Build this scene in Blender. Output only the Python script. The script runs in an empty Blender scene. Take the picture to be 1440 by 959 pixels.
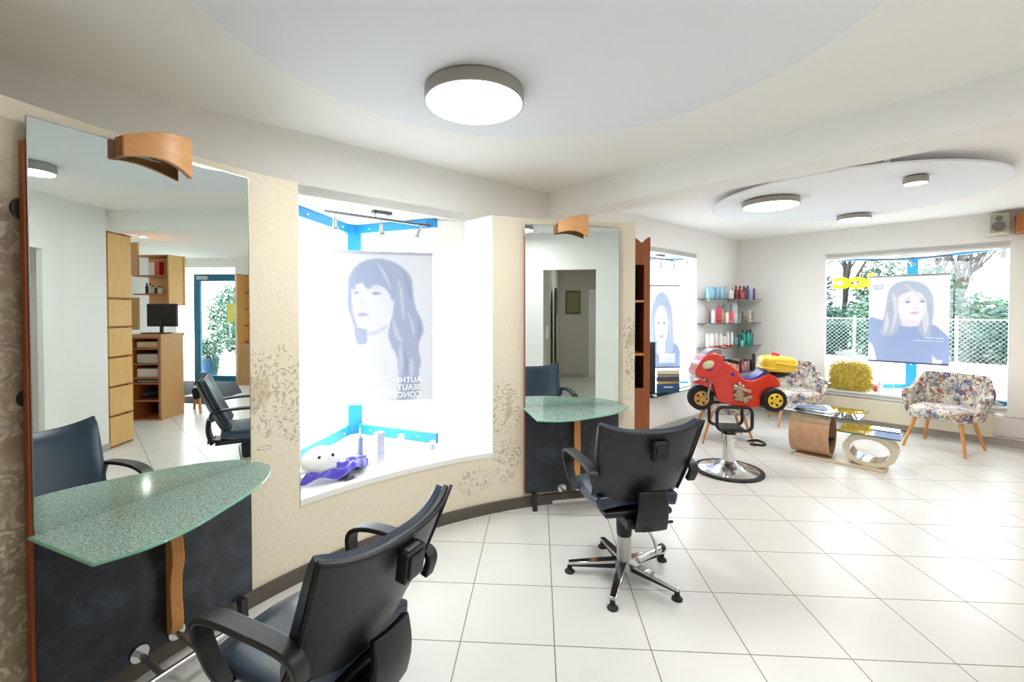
import bpy, math, random
import numpy as np
from mathutils import Vector, Matrix
R_ = math.radians
PI = math.pi
scene = bpy.context.scene
COL = scene.collection
rnd = random.Random(7)

# ------------------------------------------------------------------ mesh builder
class MB:
    def __init__(s): s.v = []; s.f = []; s.uv = None; s.T = Matrix.Identity(4)
    def add(s, vs, fs):
        n = len(s.v)
        s.v += [tuple(s.T @ Vector(p)) for p in vs]
        s.f += [tuple(i + n for i in q) for q in fs]
        return s
    def at(s, x=0, y=0, z=0, rz=0, rx=0, ry=0):
        s.T = Matrix.Translation((x, y, z)) @ Matrix.Rotation(rz, 4, 'Z') @ Matrix.Rotation(ry, 4, 'Y') @ Matrix.Rotation(rx, 4, 'X')
        return s
    def box(s, x0, x1, y0, y1, z0, z1):
        vs = [(x, y, z) for z in (z0, z1) for y in (y0, y1) for x in (x0, x1)]
        return s.add(vs, [(0, 2, 3, 1), (4, 5, 7, 6), (0, 1, 5, 4), (2, 6, 7, 3), (0, 4, 6, 2), (1, 3, 7, 5)])
    def prism(s, poly, z0, z1):            # poly ccw in xy
        a = sum(poly[i][0]*poly[(i+1) % len(poly)][1]-poly[(i+1) % len(poly)][0]*poly[i][1] for i in range(len(poly)))
        if a < 0: poly = poly[::-1]
        n = len(poly)
        vs = [(x, y, z0) for x, y in poly] + [(x, y, z1) for x, y in poly]
        fs = [tuple(range(n))[::-1], tuple(range(n, 2*n))] + [(i, (i+1) % n, n+(i+1) % n, n+i) for i in range(n)]
        return s.add(vs, fs)
    def prism_y(s, poly, y0, y1):          # poly in xz, extruded along y
        a = sum(poly[i][0]*poly[(i+1) % len(poly)][1]-poly[(i+1) % len(poly)][0]*poly[i][1] for i in range(len(poly)))
        if a < 0: poly = poly[::-1]
        n = len(poly)
        vs = [(x, y0, z) for x, z in poly] + [(x, y1, z) for x, z in poly]
        fs = [tuple(range(n)), tuple(range(n, 2*n))[::-1]] + [(i, n+i, n+(i+1) % n, (i+1) % n) for i in range(n)]
        return s.add(vs, fs)
    def prism_x(s, poly, x0, x1):          # poly in yz
        a = sum(poly[i][0]*poly[(i+1) % len(poly)][1]-poly[(i+1) % len(poly)][0]*poly[i][1] for i in range(len(poly)))
        if a < 0: poly = poly[::-1]
        n = len(poly)
        vs = [(x0, y, z) for y, z in poly] + [(x1, y, z) for y, z in poly]
        fs = [tuple(range(n))[::-1], tuple(range(n, 2*n))] + [(i, (i+1) % n, n+(i+1) % n, n+i) for i in range(n)]
        return s.add(vs, fs)
    def lathe(s, prof, c=(0, 0, 0), seg=24, axis='z', cap=True):
        vs = []; fs = []
        for r, z in prof:
            for k in range(seg):
                a = 2*PI*k/seg; p = (r*math.cos(a), r*math.sin(a), z)
                if axis == 'x': p = (p[2], p[0], p[1])
                elif axis == 'y': p = (p[1], p[2], p[0])
                vs.append((p[0]+c[0], p[1]+c[1], p[2]+c[2]))
        for i in range(len(prof)-1):
            for k in range(seg):
                a = i*seg+k; b = i*seg+(k+1) % seg
                fs.append((a, b, b+seg, a+seg))
        if cap:
            fs.append(tuple(range(seg))[::-1]); m = (len(prof)-1)*seg; fs.append(tuple(range(m, m+seg)))
        return s.add(vs, fs)
    def cyl(s, c, r, z0, z1, seg=20, axis='z'): return s.lathe([(r, z0), (r, z1)], c, seg, axis)
    def sweep(s, pts, sec, closed=False, up=(0, 0, 1)):
        """sec: list of (a,b) cross-section offsets, or function of t"""
        P = [Vector(p) for p in pts]; n = len(P); vs = []; fs = []
        prev = None
        for i in range(n):
            if closed: d = P[(i+1) % n]-P[i-1]
            else: d = P[min(i+1, n-1)]-P[max(i-1, 0)]
            d.normalize()
            u = Vector(up)
            if abs(d.dot(u)) > .98: u = prev if prev is not None else Vector((1, 0, 0))
            a = d.cross(u); a.normalize(); b = a.cross(d); b.normalize(); prev = b.copy() if abs(d.dot(Vector(up))) <= .98 else prev
            if prev is None: prev = b.copy()
            sc = sec(i/(n-1 if not closed else n)) if callable(sec) else sec
            for x, y in sc: vs.append(tuple(P[i]+a*x+b*y))
        m = len(sc)
        for i in range(n if closed else n-1):
            for k in range(m):
                p = i*m+k; q = i*m+(k+1) % m; j = ((i+1) % n)*m
                fs.append((p, q, j+(k+1) % m, j+k))
        if not closed:
            fs.append(tuple(range(m))[::-1]); fs.append(tuple(range((n-1)*m, n*m)))
        return s.add(vs, fs)
    def tube(s, pts, r, seg=10, closed=False, up=(0, 0, 1)):
        if callable(r): f = lambda t: [(r(t)*math.cos(2*PI*k/seg), r(t)*math.sin(2*PI*k/seg)) for k in range(seg)]
        else: f = [(r*math.cos(2*PI*k/seg), r*math.sin(2*PI*k/seg)) for k in range(seg)]
        return s.sweep(pts, f, closed, up)
    def ell(s, c, rx, ry, rz, seg=20, rings=12, p=1.0):
        vs = []; fs = []
        sg = lambda v: math.copysign(abs(v)**p, v)
        for i in range(1, rings):
            t = PI*i/rings
            for k in range(seg):
                a = 2*PI*k/seg
                vs.append((c[0]+rx*sg(math.sin(t))*sg(math.cos(a)), c[1]+ry*sg(math.sin(t))*sg(math.sin(a)), c[2]+rz*sg(math.cos(t))))
        for i in range(rings-2):
            for k in range(seg):
                a = i*seg+k; b = i*seg+(k+1) % seg
                fs.append((a, a+seg, b+seg, b))
        n = len(vs); vs += [(c[0], c[1], c[2]+rz), (c[0], c[1], c[2]-rz)]
        for k in range(seg):
            fs.append((n, k, (k+1) % seg)); m = (rings-2)*seg
            fs.append((n+1, m+(k+1) % seg, m+k))
        return s.add(vs, fs)
    def surf(s, fn, nu, nv, th=None, closed_u=False):
        """fn(u,v)->(x,y,z); th: thickness along normal"""
        P = [[Vector(fn(i/nu, j/nv)) for i in range(nu+1)] for j in range(nv+1)]
        def nrm(i, j):
            a = P[j][min(i+1, nu)]-P[j][max(i-1, 0)]; b = P[min(j+1, nv)][i]-P[max(j-1, 0)][i]
            n = a.cross(b); n.normalize(); return n
        vs = [tuple(P[j][i]) for j in range(nv+1) for i in range(nu+1)]; W = nu+1
        fs = [(j*W+i, j*W+i+1, (j+1)*W+i+1, (j+1)*W+i) for j in range(nv) for i in range(nu)]
        if th:
            m = len(vs); T = th if callable(th) else (lambda u, v: th)
            vs += [tuple(P[j][i]-nrm(i, j)*T(i/nu, j/nv)) for j in range(nv+1) for i in range(nu+1)]
            fs += [(m+j*W+i, m+(j+1)*W+i, m+(j+1)*W+i+1, m+j*W+i+1) for j in range(nv) for i in range(nu)]
            for i in range(nu):
                fs.append((i+1, i, m+i, m+i+1)); a = nv*W+i; fs.append((a, a+1, m+a+1, m+a))
            for j in range(nv):
                a = j*W; fs.append((a, a+W, m+a+W, m+a)); a = j*W+nu; fs.append((a+W, a, m+a, m+a+W))
        return s.add(vs, fs)
    def obj(s, name, mat, parent=None, bev=0, seg=2, sub=0, smooth=40, loc=None, kind=None):
        me = bpy.data.meshes.new(name)
        me.from_pydata(s.v, [], s.f); me.update()
        mats = mat if isinstance(mat, (list, tuple)) else [mat]
        for m in mats: me.materials.append(m)
        if smooth:
            me.shade_smooth()
            if smooth < 180: me.set_sharp_from_angle(angle=R_(smooth))
        if s.uv:
            ul = me.uv_layers.new(name='UVMap')
            for lp in me.loops: ul.data[lp.index].uv = s.uv[lp.vertex_index]
        o = bpy.data.objects.new(name, me); COL.objects.link(o)
        if parent is not None: o.parent = parent
        if loc: o.location = loc
        if bev:
            b = o.modifiers.new('b', 'BEVEL'); b.width = bev; b.segments = seg; b.limit_method = 'ANGLE'; b.angle_limit = R_(35)
        if sub:
            b = o.modifiers.new('s', 'SUBSURF'); b.levels = sub; b.render_levels = sub
        if kind: o['kind'] = kind
        return o

def cr(pts, n=6, closed=False):
    """Catmull-Rom through points of any dimension"""
    P = [np.array(p, float) for p in pts]; out = []; m = len(P)
    for i in range(m if closed else m-1):
        g = (lambda k: P[k % m]) if closed else (lambda k: P[min(max(k, 0), m-1)])
        a, b, c, d = g(i-1), g(i), g(i+1), g(i+2)
        for k in range(n):
            t = k/n
            out.append(tuple(.5*((2*b)+(c-a)*t+(2*a-5*b+4*c-d)*t*t+(3*b-a-3*c+d)*t**3)))
    if not closed: out.append(tuple(P[-1]))
    return out

def thing(name, label, cat, loc=(0, 0, 0), rz=0, group=None):
    o = bpy.data.objects.new(name, None); COL.objects.link(o)
    o.location = loc; o.rotation_euler = (0, 0, rz); o.empty_display_size = .1
    o['label'] = label; o['category'] = cat
    if group: o['group'] = group
    return o
def tag(o, label, cat, group=None, kind=None):
    o['label'] = label; o['category'] = cat
    if group: o['group'] = group
    if kind: o['kind'] = kind
    return o
def dup(root, loc, rz, label, group=None):
    r = root.copy(); COL.objects.link(r); r.location = loc; r.rotation_euler = (0, 0, rz); r['label'] = label
    if group: r['group'] = group
    for ch in list(root.children):
        c = ch.copy(); COL.objects.link(c); c.parent = r
        for g in ch.children:
            d = g.copy(); COL.objects.link(d); d.parent = c
    return r
def struct(name, mb, m, parent=None, **k):
    o = mb.obj(name, m, parent, **k)
    o['kind'] = 'structure'
    return o

# ------------------------------------------------------------------ materials
def lin(c):
    if isinstance(c, str): c = [int(c[i:i+2], 16)/255 for i in (0, 2, 4)]
    return tuple(x/12.92 if x <= .04045 else ((x+.055)/1.055)**2.4 for x in c)+(1,)
class NT:
    def __init__(s, name):
        s.m = bpy.data.materials.new(name); s.m.use_nodes = True; s.t = s.m.node_tree; s.t.nodes.clear()
        s.out = s.n('ShaderNodeOutputMaterial')
    def n(s, typ, ins=None, **kw):
        x = s.t.nodes.new(typ)
        for k, v in kw.items(): setattr(x, k, v)
        for k, v in (ins or {}).items():
            if isinstance(v, bpy.types.NodeSocket): s.t.links.new(v, x.inputs[k])
            else: x.inputs[k].default_value = v
        return x
    def math(s, op, a, b=0, c=None, clamp=False):
        i = {0: a, 1: b}
        if c is not None: i[2] = c
        return s.n('ShaderNodeMath', i, operation=op, use_clamp=clamp).outputs[0]
    def mix(s, f, a, b):
        x = s.n('ShaderNodeMix', data_type='RGBA')
        for i, v in ((0, f), (6, a), (7, b)):
            if isinstance(v, bpy.types.NodeSocket): s.t.links.new(v, x.inputs[i])
            else: x.inputs[i].default_value = v
        return x.outputs[2]
    def obj(s): return s.n('ShaderNodeTexCoord').outputs['Object']
    def noise(s, vec, scale, detail=3, rough=.5, col=False, dist=0):
        x = s.n('ShaderNodeTexNoise', {'Vector': vec, 'Scale': scale, 'Detail': detail, 'Roughness': rough, 'Distortion': dist})
        return x.outputs['Color' if col else 'Fac']
    def ramp(s, f, stops, interp='LINEAR'):
        x = s.n('ShaderNodeValToRGB', {0: f}); r = x.color_ramp; r.interpolation = interp
        while len(r.elements) < len(stops): r.elements.new(.5)
        for e, (p, c) in zip(r.elements, stops): e.position = p; e.color = c
        return x.outputs[0]
    def princ(s, **k):
        x = s.n('ShaderNodeBsdfPrincipled', {kk.replace('_', ' '): v for kk, v in k.items()})
        return x
    def bump(s, h, strength=.3, dist=.01):
        return s.n('ShaderNodeBump', {'Height': h, 'Strength': strength, 'Distance': dist}).outputs[0]
    def done(s, sh):
        s.t.links.new(sh if isinstance(sh, bpy.types.NodeSocket) else sh.outputs[0], s.out.inputs[0]); return s.m
def mat(name, col, rough=.5, metal=0, spec=.5, bump=0, bscale=60, var=0, vscale=8, coat=0, sheen=0):
    t = NT(name); c = lin(col); k = dict(Roughness=rough, Metallic=metal)
    k['Specular IOR Level'] = spec
    if coat: k['Coat Weight'] = coat; k['Coat Roughness'] = .08
    if sheen: k['Sheen Weight'] = sheen
    base = c
    if var:
        nz = t.noise(t.obj(), vscale, 4)
        base = t.mix(nz, tuple(x*(1-var) for x in c[:3])+(1,), tuple(min(1, x*(1+var)) for x in c[:3])+(1,))
    p = t.n('ShaderNodeBsdfPrincipled', {'Base Color': base, **k})
    if bump:
        b = t.bump(t.noise(t.obj(), bscale, 4), bump, .004); t.t.links.new(b, p.inputs['Normal'])
    return t.done(p)
def wood(name, c1, c2, scale=1.0, rough=.4, axis='z'):
    t = NT(name); v = t.obj()
    sc = {'z': (14, 14, 1.2), 'x': (1.2, 14, 14), 'y': (14, 1.2, 14)}[axis]
    mp = t.n('ShaderNodeMapping', {'Vector': v, 'Scale': tuple(a*scale for a in sc)}).outputs[0]
    nz = t.noise(mp, 3.0, 5, .6, dist=.4)
    fine = t.noise(mp, 16, 3, .7)
    f = t.math('ADD', t.math('MULTIPLY', nz, .75), t.math('MULTIPLY', fine, .25))
    col = t.ramp(f, [(.3, lin(c1)), (.7, lin(c2))])
    return t.done(t.n('ShaderNodeBsdfPrincipled', {'Base Color': col, 'Roughness': rough}))
def emit(name, col, strength):
    t = NT(name)
    return t.done(t.n('ShaderNodeEmission', {'Color': lin(col), 'Strength': strength}))
def thin_glass(name, tint=(1, 1, 1), refl=.08, rough=0.0):
    t = NT(name)
    lw = t.n('ShaderNodeFresnel', {'IOR': 1.45}).outputs[0]
    f = t.math('MULTIPLY', lw, refl*12, clamp=True)
    a = t.n('ShaderNodeBsdfTransparent', {'Color': tuple(tint)+(1,)})
    b = t.n('ShaderNodeBsdfGlossy', {'Roughness': rough, 'Color': (1, 1, 1, 1)})
    return t.done(t.n('ShaderNodeMixShader', {0: f, 1: a.outputs[0], 2: b.outputs[0]}))

M = {}
M['white_wall'] = mat('white_wall', 'efeeec', .85, bump=.05, bscale=120)
M['white_trim'] = mat('white_trim', 'f2f2f0', .6)
M['ceiling'] = mat('ceiling', 'f5f5f3', .9, bump=.04, bscale=90)
M['ceiling_blue'] = mat('ceiling_blue', 'edf1f6', .9, bump=.04, bscale=90)
M['baseboard'] = mat('baseboard', '5c554e', .5)
M['baseboard_grey'] = mat('baseboard_grey', 'b4b0aa', .5)
M['chrome'] = mat('chrome', 'd8d8d8', .12, 1)
M['chrome_dull'] = mat('chrome_dull', 'bcbcbc', .32, 1)
M['black_plastic'] = mat('black_plastic', '16161a', .38, bump=.15, bscale=400)
M['black_rubber'] = mat('black_rubber', '101012', .6)
M['black_leather'] = mat('black_leather', '171b20', .36, bump=.25, bscale=180, var=.15)
M['grey_metal'] = mat('grey_metal', '9a9a98', .35, .9)
M['rail_metal'] = mat('rail_metal', '6c6e72', .4, .3)
M['lamp_side'] = mat('lamp_side', 'a29e96', .45, .2)
M['blue_frame'] = mat('blue_frame', '1f86c2', .4)
M['blue_door'] = mat('blue_door', '14607c', .4)
M['brown_edge'] = mat('brown_edge', '9a4e28', .5, var=.2, vscale=20)
M['wood_orange'] = wood('wood_orange', '86431f', '9e5830')
M['wood_shade'] = wood('wood_shade', 'd89a60', 'e8b078', axis='x')
M['wood_leg'] = wood('wood_leg', 'c07c3c', 'd6985a')
M['wood_cab'] = wood('wood_cab', 'd8a660', 'e6bb7c')
M['wood_desk'] = wood('wood_desk', 'b08250', 'c49a66')
M['wood_dark'] = wood('wood_dark', '9c5a2c', 'b06c38')
M['wood_table'] = wood('wood_table', 'b48a68', 'cba684')
M['cream_gloss'] = mat('cream_gloss', 'd9cdb4', .25)
M['radiator'] = mat('radiator', 'd6cfba', .4)
M['black_int'] = mat('black_int', '0c0b0c', .6)
M['glass'] = thin_glass('window_glass', (.97, .99, .99), .004)
M['shelf_glass'] = thin_glass('shelf_glass', (.62, .74, .72), .12)
M['table_glass'] = thin_glass('table_glass', (.74, .84, .82), .25)
M['glass_edge'] = mat('glass_edge', '3c524e', .2)
M['mirror'] = mat('mirror', 'dfe8e4', .0, 1)
M["lens"] = emit("lens", "fffffb", 6.0)
M['road'] = mat('road', 'e2e2e0', .9, var=.05, vscale=2)

def m_floor():
    t = NT('floor_tiles'); v = t.obj()
    mp = t.n('ShaderNodeMapping', {'Vector': v, 'Location': (-.1396, 3.799, 0), 'Rotation': (0, 0, R_(-3.436))}, vector_type='TEXTURE').outputs[0]
    br = t.n('ShaderNodeTexBrick', {'Vector': mp, 'Scale': 1.0, 'Mortar Size': .0028, 'Mortar Smooth': .1, 'Brick Width': .4495, 'Row Height': .4495,
                                    'Color1': (1, 1, 1, 1), 'Color2': (.96, .96, .96, 1), 'Mortar': (0, 0, 0, 1)}, offset=0.0, squash=1.0)
    nz = t.noise(v, 2.2, 5, .6)
    base = t.mix(nz, lin('d9d7d2'), lin('e1dfdb'))
    base = t.mix(br.outputs['Fac'], base, lin('7d7468'))
    p = t.n('ShaderNodeBsdfPrincipled', {'Base Color': base, 'Roughness': .30, 'Specular IOR Level': .42})
    b = t.bump(t.math('SUBTRACT', 1, br.outputs['Fac']), .3, .002); t.t.links.new(b, p.inputs['Normal'])
    return t.done(p)
M['floor'] = m_floor()

def m_cream():
    """cream stucco with a worn stencilled damask: UV = (arc angle in degrees, height)"""
    t = NT('cream_stucco'); uv = t.n('ShaderNodeUVMap', uv_map='UVMap').outputs[0]
    v = t.obj()
    sep = t.n('ShaderNodeSeparateXYZ', {0: uv}); U, V = sep.outputs[0], sep.outputs[1]
    wob = t.noise(v, 7, 3, .6)
    def blob(cu, cv, ru, rv):
        a = t.math('DIVIDE', t.math('SUBTRACT', U, cu), ru); b = t.math('DIVIDE', t.math('SUBTRACT', V, cv), rv)
        d = t.math('SQRT', t.math('ADD', t.math('MULTIPLY', a, a), t.math('MULTIPLY', b, b)))
        return t.math('SUBTRACT', 1, d)
    bl = [(146.3, 1.17, 5.0, .30), (143.2, 1.00, 2.2, .22), (167.5, 1.35, 13, .62), (112.6, .80, 2.9, .30), (112.3, .40, 3.4, .22), (117.4, .27, 3.6, .13),
          (91.3, 1.38, 1.6, .22), (91.2, 1.12, 1.0, .2)]
    m = None
    for b in bl:
        x = blob(*b); m = x if m is None else t.math('MAXIMUM', m, x)
    m = t.math('ADD', m, t.math('MULTIPLY', t.math('SUBTRACT', wob, .5), 1.1))
    region = t.math('MULTIPLY', t.math('SUBTRACT', m, .12), 7, clamp=True)
    # scroll work: rings of a warped voronoi
    nzc = t.noise(v, 9, 2, .5, col=True)
    wv = t.n('ShaderNodeVectorMath', {0: v, 1: t.n('ShaderNodeVectorMath', {0: nzc, 'Scale': .085}, operation='SCALE').outputs[0]}, operation='ADD').outputs[0]
    vo = t.n('ShaderNodeTexVoronoi', {'Vector': wv, 'Scale': 17.0}).outputs['Distance']
    ring = t.math('SINE', t.math('MULTIPLY', vo, 17))
    leaf = t.noise(wv, 30, 2, .5)
    r1 = t.math('MULTIPLY', t.math('ADD', ring, .15), 3, clamp=True)
    r2 = t.math('MULTIPLY', t.math('SUBTRACT', leaf, .44), 8, clamp=True)
    pat = t.math('MULTIPLY', r1, r2)
    solid = t.math('MULTIPLY', t.math('SUBTRACT', t.math('ADD', blob(147.1, 1.16, 2.0, .15), t.math('MULTIPLY', t.math('SUBTRACT', wob, .5), 2.6)), .35), 5, clamp=True)
    solid2 = t.math('MULTIPLY', t.math('SUBTRACT', t.math('ADD', blob(112.0, .80, .9, .22), t.math('MULTIPLY', t.math('SUBTRACT', wob, .5), 2.6)), .35), 5, clamp=True)
    solid3 = t.math('MULTIPLY', t.math('SUBTRACT', t.math('ADD', blob(91.2, 1.34, 1.1, .12), t.math('MULTIPLY', t.math('SUBTRACT', wob, .5), 2.6)), .35), 5, clamp=True)
    solid = t.math('MAXIMUM', solid, t.math('MAXIMUM', solid2, solid3))
    mk = t.math('MULTIPLY', region, pat)
    big = t.noise(v, 1.3, 3)
    cream = t.mix(big, lin('ebe0c6'), lin('ece4d2'))
    # brown zone at the camera end of the wall
    z1 = t.math('MULTIPLY', t.math('SUBTRACT', t.math('ADD', blob(169, .9, 17, 1.45), t.math('MULTIPLY', wob, .25)), .22), 5, clamp=True)
    relief = t.math('ADD', t.noise(wv, 12, 5, .6, dist=1.2), t.math('MULTIPLY', pat, .5))
    brown = t.ramp(relief, [(.3, lin('8c7a66')), (.6, lin('a69580')), (.9, lin('c4b6a2'))])
    cream = t.mix(z1, cream, brown)
    col = t.mix(t.math('MULTIPLY', solid, .38), cream, lin('b39a70'))
    col = t.mix(t.math('MULTIPLY', mk, .62), col, lin('a89c8c'))
    stucco = t.noise(v, 38, 5, .55, dist=.6)
    h = t.math('ADD', stucco, t.math('MULTIPLY', mk, .4))
    h = t.math('ADD', h, t.math('MULTIPLY', t.math('MULTIPLY', z1, relief), 1.5))
    p = t.n('ShaderNodeBsdfPrincipled', {'Base Color': col, 'Roughness': .6, 'Specular IOR Level': .3})
    t.t.links.new(t.bump(h, .35, .012), p.inputs['Normal'])
    return t.done(p)
M['cream'] = m_cream()

def m_slate():
    t = NT('dark_slate'); v = t.obj()
    nz = t.noise(v, 6, 6, .65, dist=.5)
    col = t.ramp(nz, [(.3, lin('14171d')), (.52, lin('262c36')), (.75, lin('454f5e'))])
    p = t.n('ShaderNodeBsdfPrincipled', {'Base Color': col, 'Roughness': t.math('ADD', t.math('MULTIPLY', nz, .35), .15)})
    return t.done(p)
M['slate'] = m_slate()

def m_crackle():
    t = NT('crackle_glass'); v = t.obj()
    a = t.noise(v, 110, 3, .7); b = t.noise(v, 9, 3)
    vo = t.n('ShaderNodeTexVoronoi', {'Vector': v, 'Scale': 160.0}).outputs['Distance']
    f = t.math('ADD', t.math('MULTIPLY', a, .7), t.math('MULTIPLY', vo, .35))
    col = t.ramp(f, [(.36, lin('5e8679')), (.50, lin('a9cdbf')), (.66, lin('e0f2ea'))])
    p = t.n('ShaderNodeBsdfPrincipled', {'Base Color': col, 'Roughness': .06, 'Specular IOR Level': .9})
    tr = t.n('ShaderNodeBsdfTransparent', {'Color': lin('bfe0d2')})
    tl = t.n('ShaderNodeBsdfTranslucent', {'Color': col})
    s1 = t.n('ShaderNodeMixShader', {0: .25, 1: p.outputs[0], 2: tl.outputs[0]})
    return t.done(t.n('ShaderNodeMixShader', {0: .1, 1: s1.outputs[0], 2: tr.outputs[0]}))
M['crackle'] = m_crackle()
M['green_edge'] = mat('green_edge', '7fb8a0', .1, coat=.5)

def m_fabric():
    t = NT('patchwork_fabric'); v = t.obj()
    nz = t.noise(v, 14, 2, .5, col=True)
    wv = t.n('ShaderNodeVectorMath', {0: v, 1: t.n('ShaderNodeVectorMath', {0: nz, 'Scale': .035}, operation='SCALE').outputs[0]}, operation='ADD').outputs[0]
    big = t.n('ShaderNodeTexVoronoi', {'Vector': v, 'Scale': 8.0, 'Randomness': .6}, distance='CHEBYCHEV')
    sm = t.n('ShaderNodeTexVoronoi', {'Vector': wv, 'Scale': 24.0})
    sb = t.n('ShaderNodeSeparateColor', {0: big.outputs['Color']})
    ss = t.n('ShaderNodeSeparateColor', {0: sm.outputs['Color']})
    pal = [(0, lin('c9c0b0')), (.2, lin('59688a')), (.30, lin('d2cbbd')), (.46, lin('a4585a')), (.53, lin('c4b8a0')), (.66, lin('a88f60')), (.75, lin('8794ac')), (.86, lin('ddd7cb'))]
    k = t.math('FRACT', t.math('ADD', ss.outputs[0], t.math('MULTIPLY', sb.outputs[0], 1.7)))
    c1 = t.ramp(k, pal, 'CONSTANT')
    ring = t.math('SINE', t.math('MULTIPLY', sm.outputs['Distance'], 14))
    lin2 = t.math('MULTIPLY', t.math('SUBTRACT', ring, .62), 6, clamp=True)
    c2 = t.ramp(sb.outputs[1], [(0, lin('3c4868')), (.3, lin('e4ded2')), (.5, lin('8a4448')), (.7, lin('eae5da')), (.88, lin('6a5a3c'))], 'CONSTANT')
    col = t.mix(lin2, c1, c2)
    p = t.n('ShaderNodeBsdfPrincipled', {'Base Color': col, 'Roughness': .85, 'Sheen Weight': .2})
    return t.done(p)
M['fabric'] = m_fabric()

def m_foliage(name, a, b):
    t = NT(name); v = t.obj()
    nz = t.noise(v, 5, 5, .7)
    col = t.ramp(nz, [(.3, lin(a)), (.7, lin(b))])
    return t.done(t.n('ShaderNodeBsdfPrincipled', {'Base Color': col, 'Roughness': .8}))
M['leaf_dark'] = m_foliage('leaf_dark', '1f3230', '3c5a4a')
M['leaf_mid'] = m_foliage('leaf_mid', '2c4638', '54745c')
M['leaf_lite'] = m_foliage('leaf_lite', '3e5a3c', '6e8a58')
M['bark'] = mat('bark', '4a4440', .9, var=.2)

def m_print(name, trans=.5):
    t = NT(name)
    c = t.n('ShaderNodeVertexColor', layer_name='paint').outputs[0]
    d = t.n('ShaderNodeBsdfDiffuse', {'Color': c}); l = t.n('ShaderNodeBsdfTranslucent', {'Color': c})
    return t.done(t.n('ShaderNodeMixShader', {0: trans, 1: d.outputs[0], 2: l.outputs[0]}))
M['print'] = m_print('poster_print', .10)
SKY = 5.5; LAMP = 9; EXPO = 0.88
# ------------------------------------------------------------------ frames of the room (metres; camera stands at the origin)
CEIL = 2.73
P0 = (.345, 4.245); AW = math.atan2(.6561, .7547); cW, sW = math.cos(AW), math.sin(AW)
def Wp(S, o): return (P0[0]+cW*S-sW*o, P0[1]+sW*S+cW*o)
KS = 4.43
KX, KY = Wp(KS, 0); AB = R_(-45.5); cB, sB = math.cos(AB), math.sin(AB)
def Bp(t, o): return (KX+cB*t-sB*o, KY+sB*t+cB*o)
WM = lambda: MB().at(P0[0], P0[1], 0, AW)      # local x along the street wall, local y outwards
BM = lambda: MB().at(KX, KY, 0, AB)            # the same for the gable wall

# floor and ceiling
struct('floor', MB().prism([(-6, -4), (12.5, -4), Bp(8.2, .25), Bp(-.3, .3), Wp(-7.5, .3)], -.06, 0), M['floor'], smooth=0)
struct('ceiling', MB().prism([(-6, -4), (12.5, -4), Bp(8.2, .2), Bp(-.2, .2), Wp(-7.5, .2)], CEIL, CEIL+.15), M['ceiling'], smooth=0)
# pale blue painted rounds
def disc_poly(cx, cy, r, n=96): return [(cx+r*math.cos(2*PI*k/n), cy+r*math.sin(2*PI*k/n)) for k in range(n)]
struct('ceiling_round', MB().prism(disc_poly(.1, 1.58, 1.27), CEIL-.006, CEIL), M['ceiling_blue'])

HEAD = 2.33
W1 = (-2.27, -.98); W2 = (1.75, 3.05)
def pierced(mb, x0, x1, th, wins, H=CEIL):
    x = x0
    for a, b, z0, z1 in wins:
        mb.box(x, a, 0, th, 0, H); mb.box(a, b, 0, th, 0, z0) if z0 > 0 else None; mb.box(a, b, 0, th, z1, H); x = b
    mb.box(x, x1, 0, th, 0, H); return mb
struct('wall_left', pierced(WM(), -7.0, 4.73, .10, [(W1[0], W1[1], .45, HEAD), (W2[0], W2[1], .48, HEAD)]), M['white_wall'], smooth=0)
W3 = (1.20, 2.97)
struct('wall_back', pierced(BM(), -.3, 8.0, .10, [(W3[0], W3[1], .43, 2.31), (5.15, 6.50, 0, 2.53)]), M['white_wall'], smooth=0)

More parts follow.
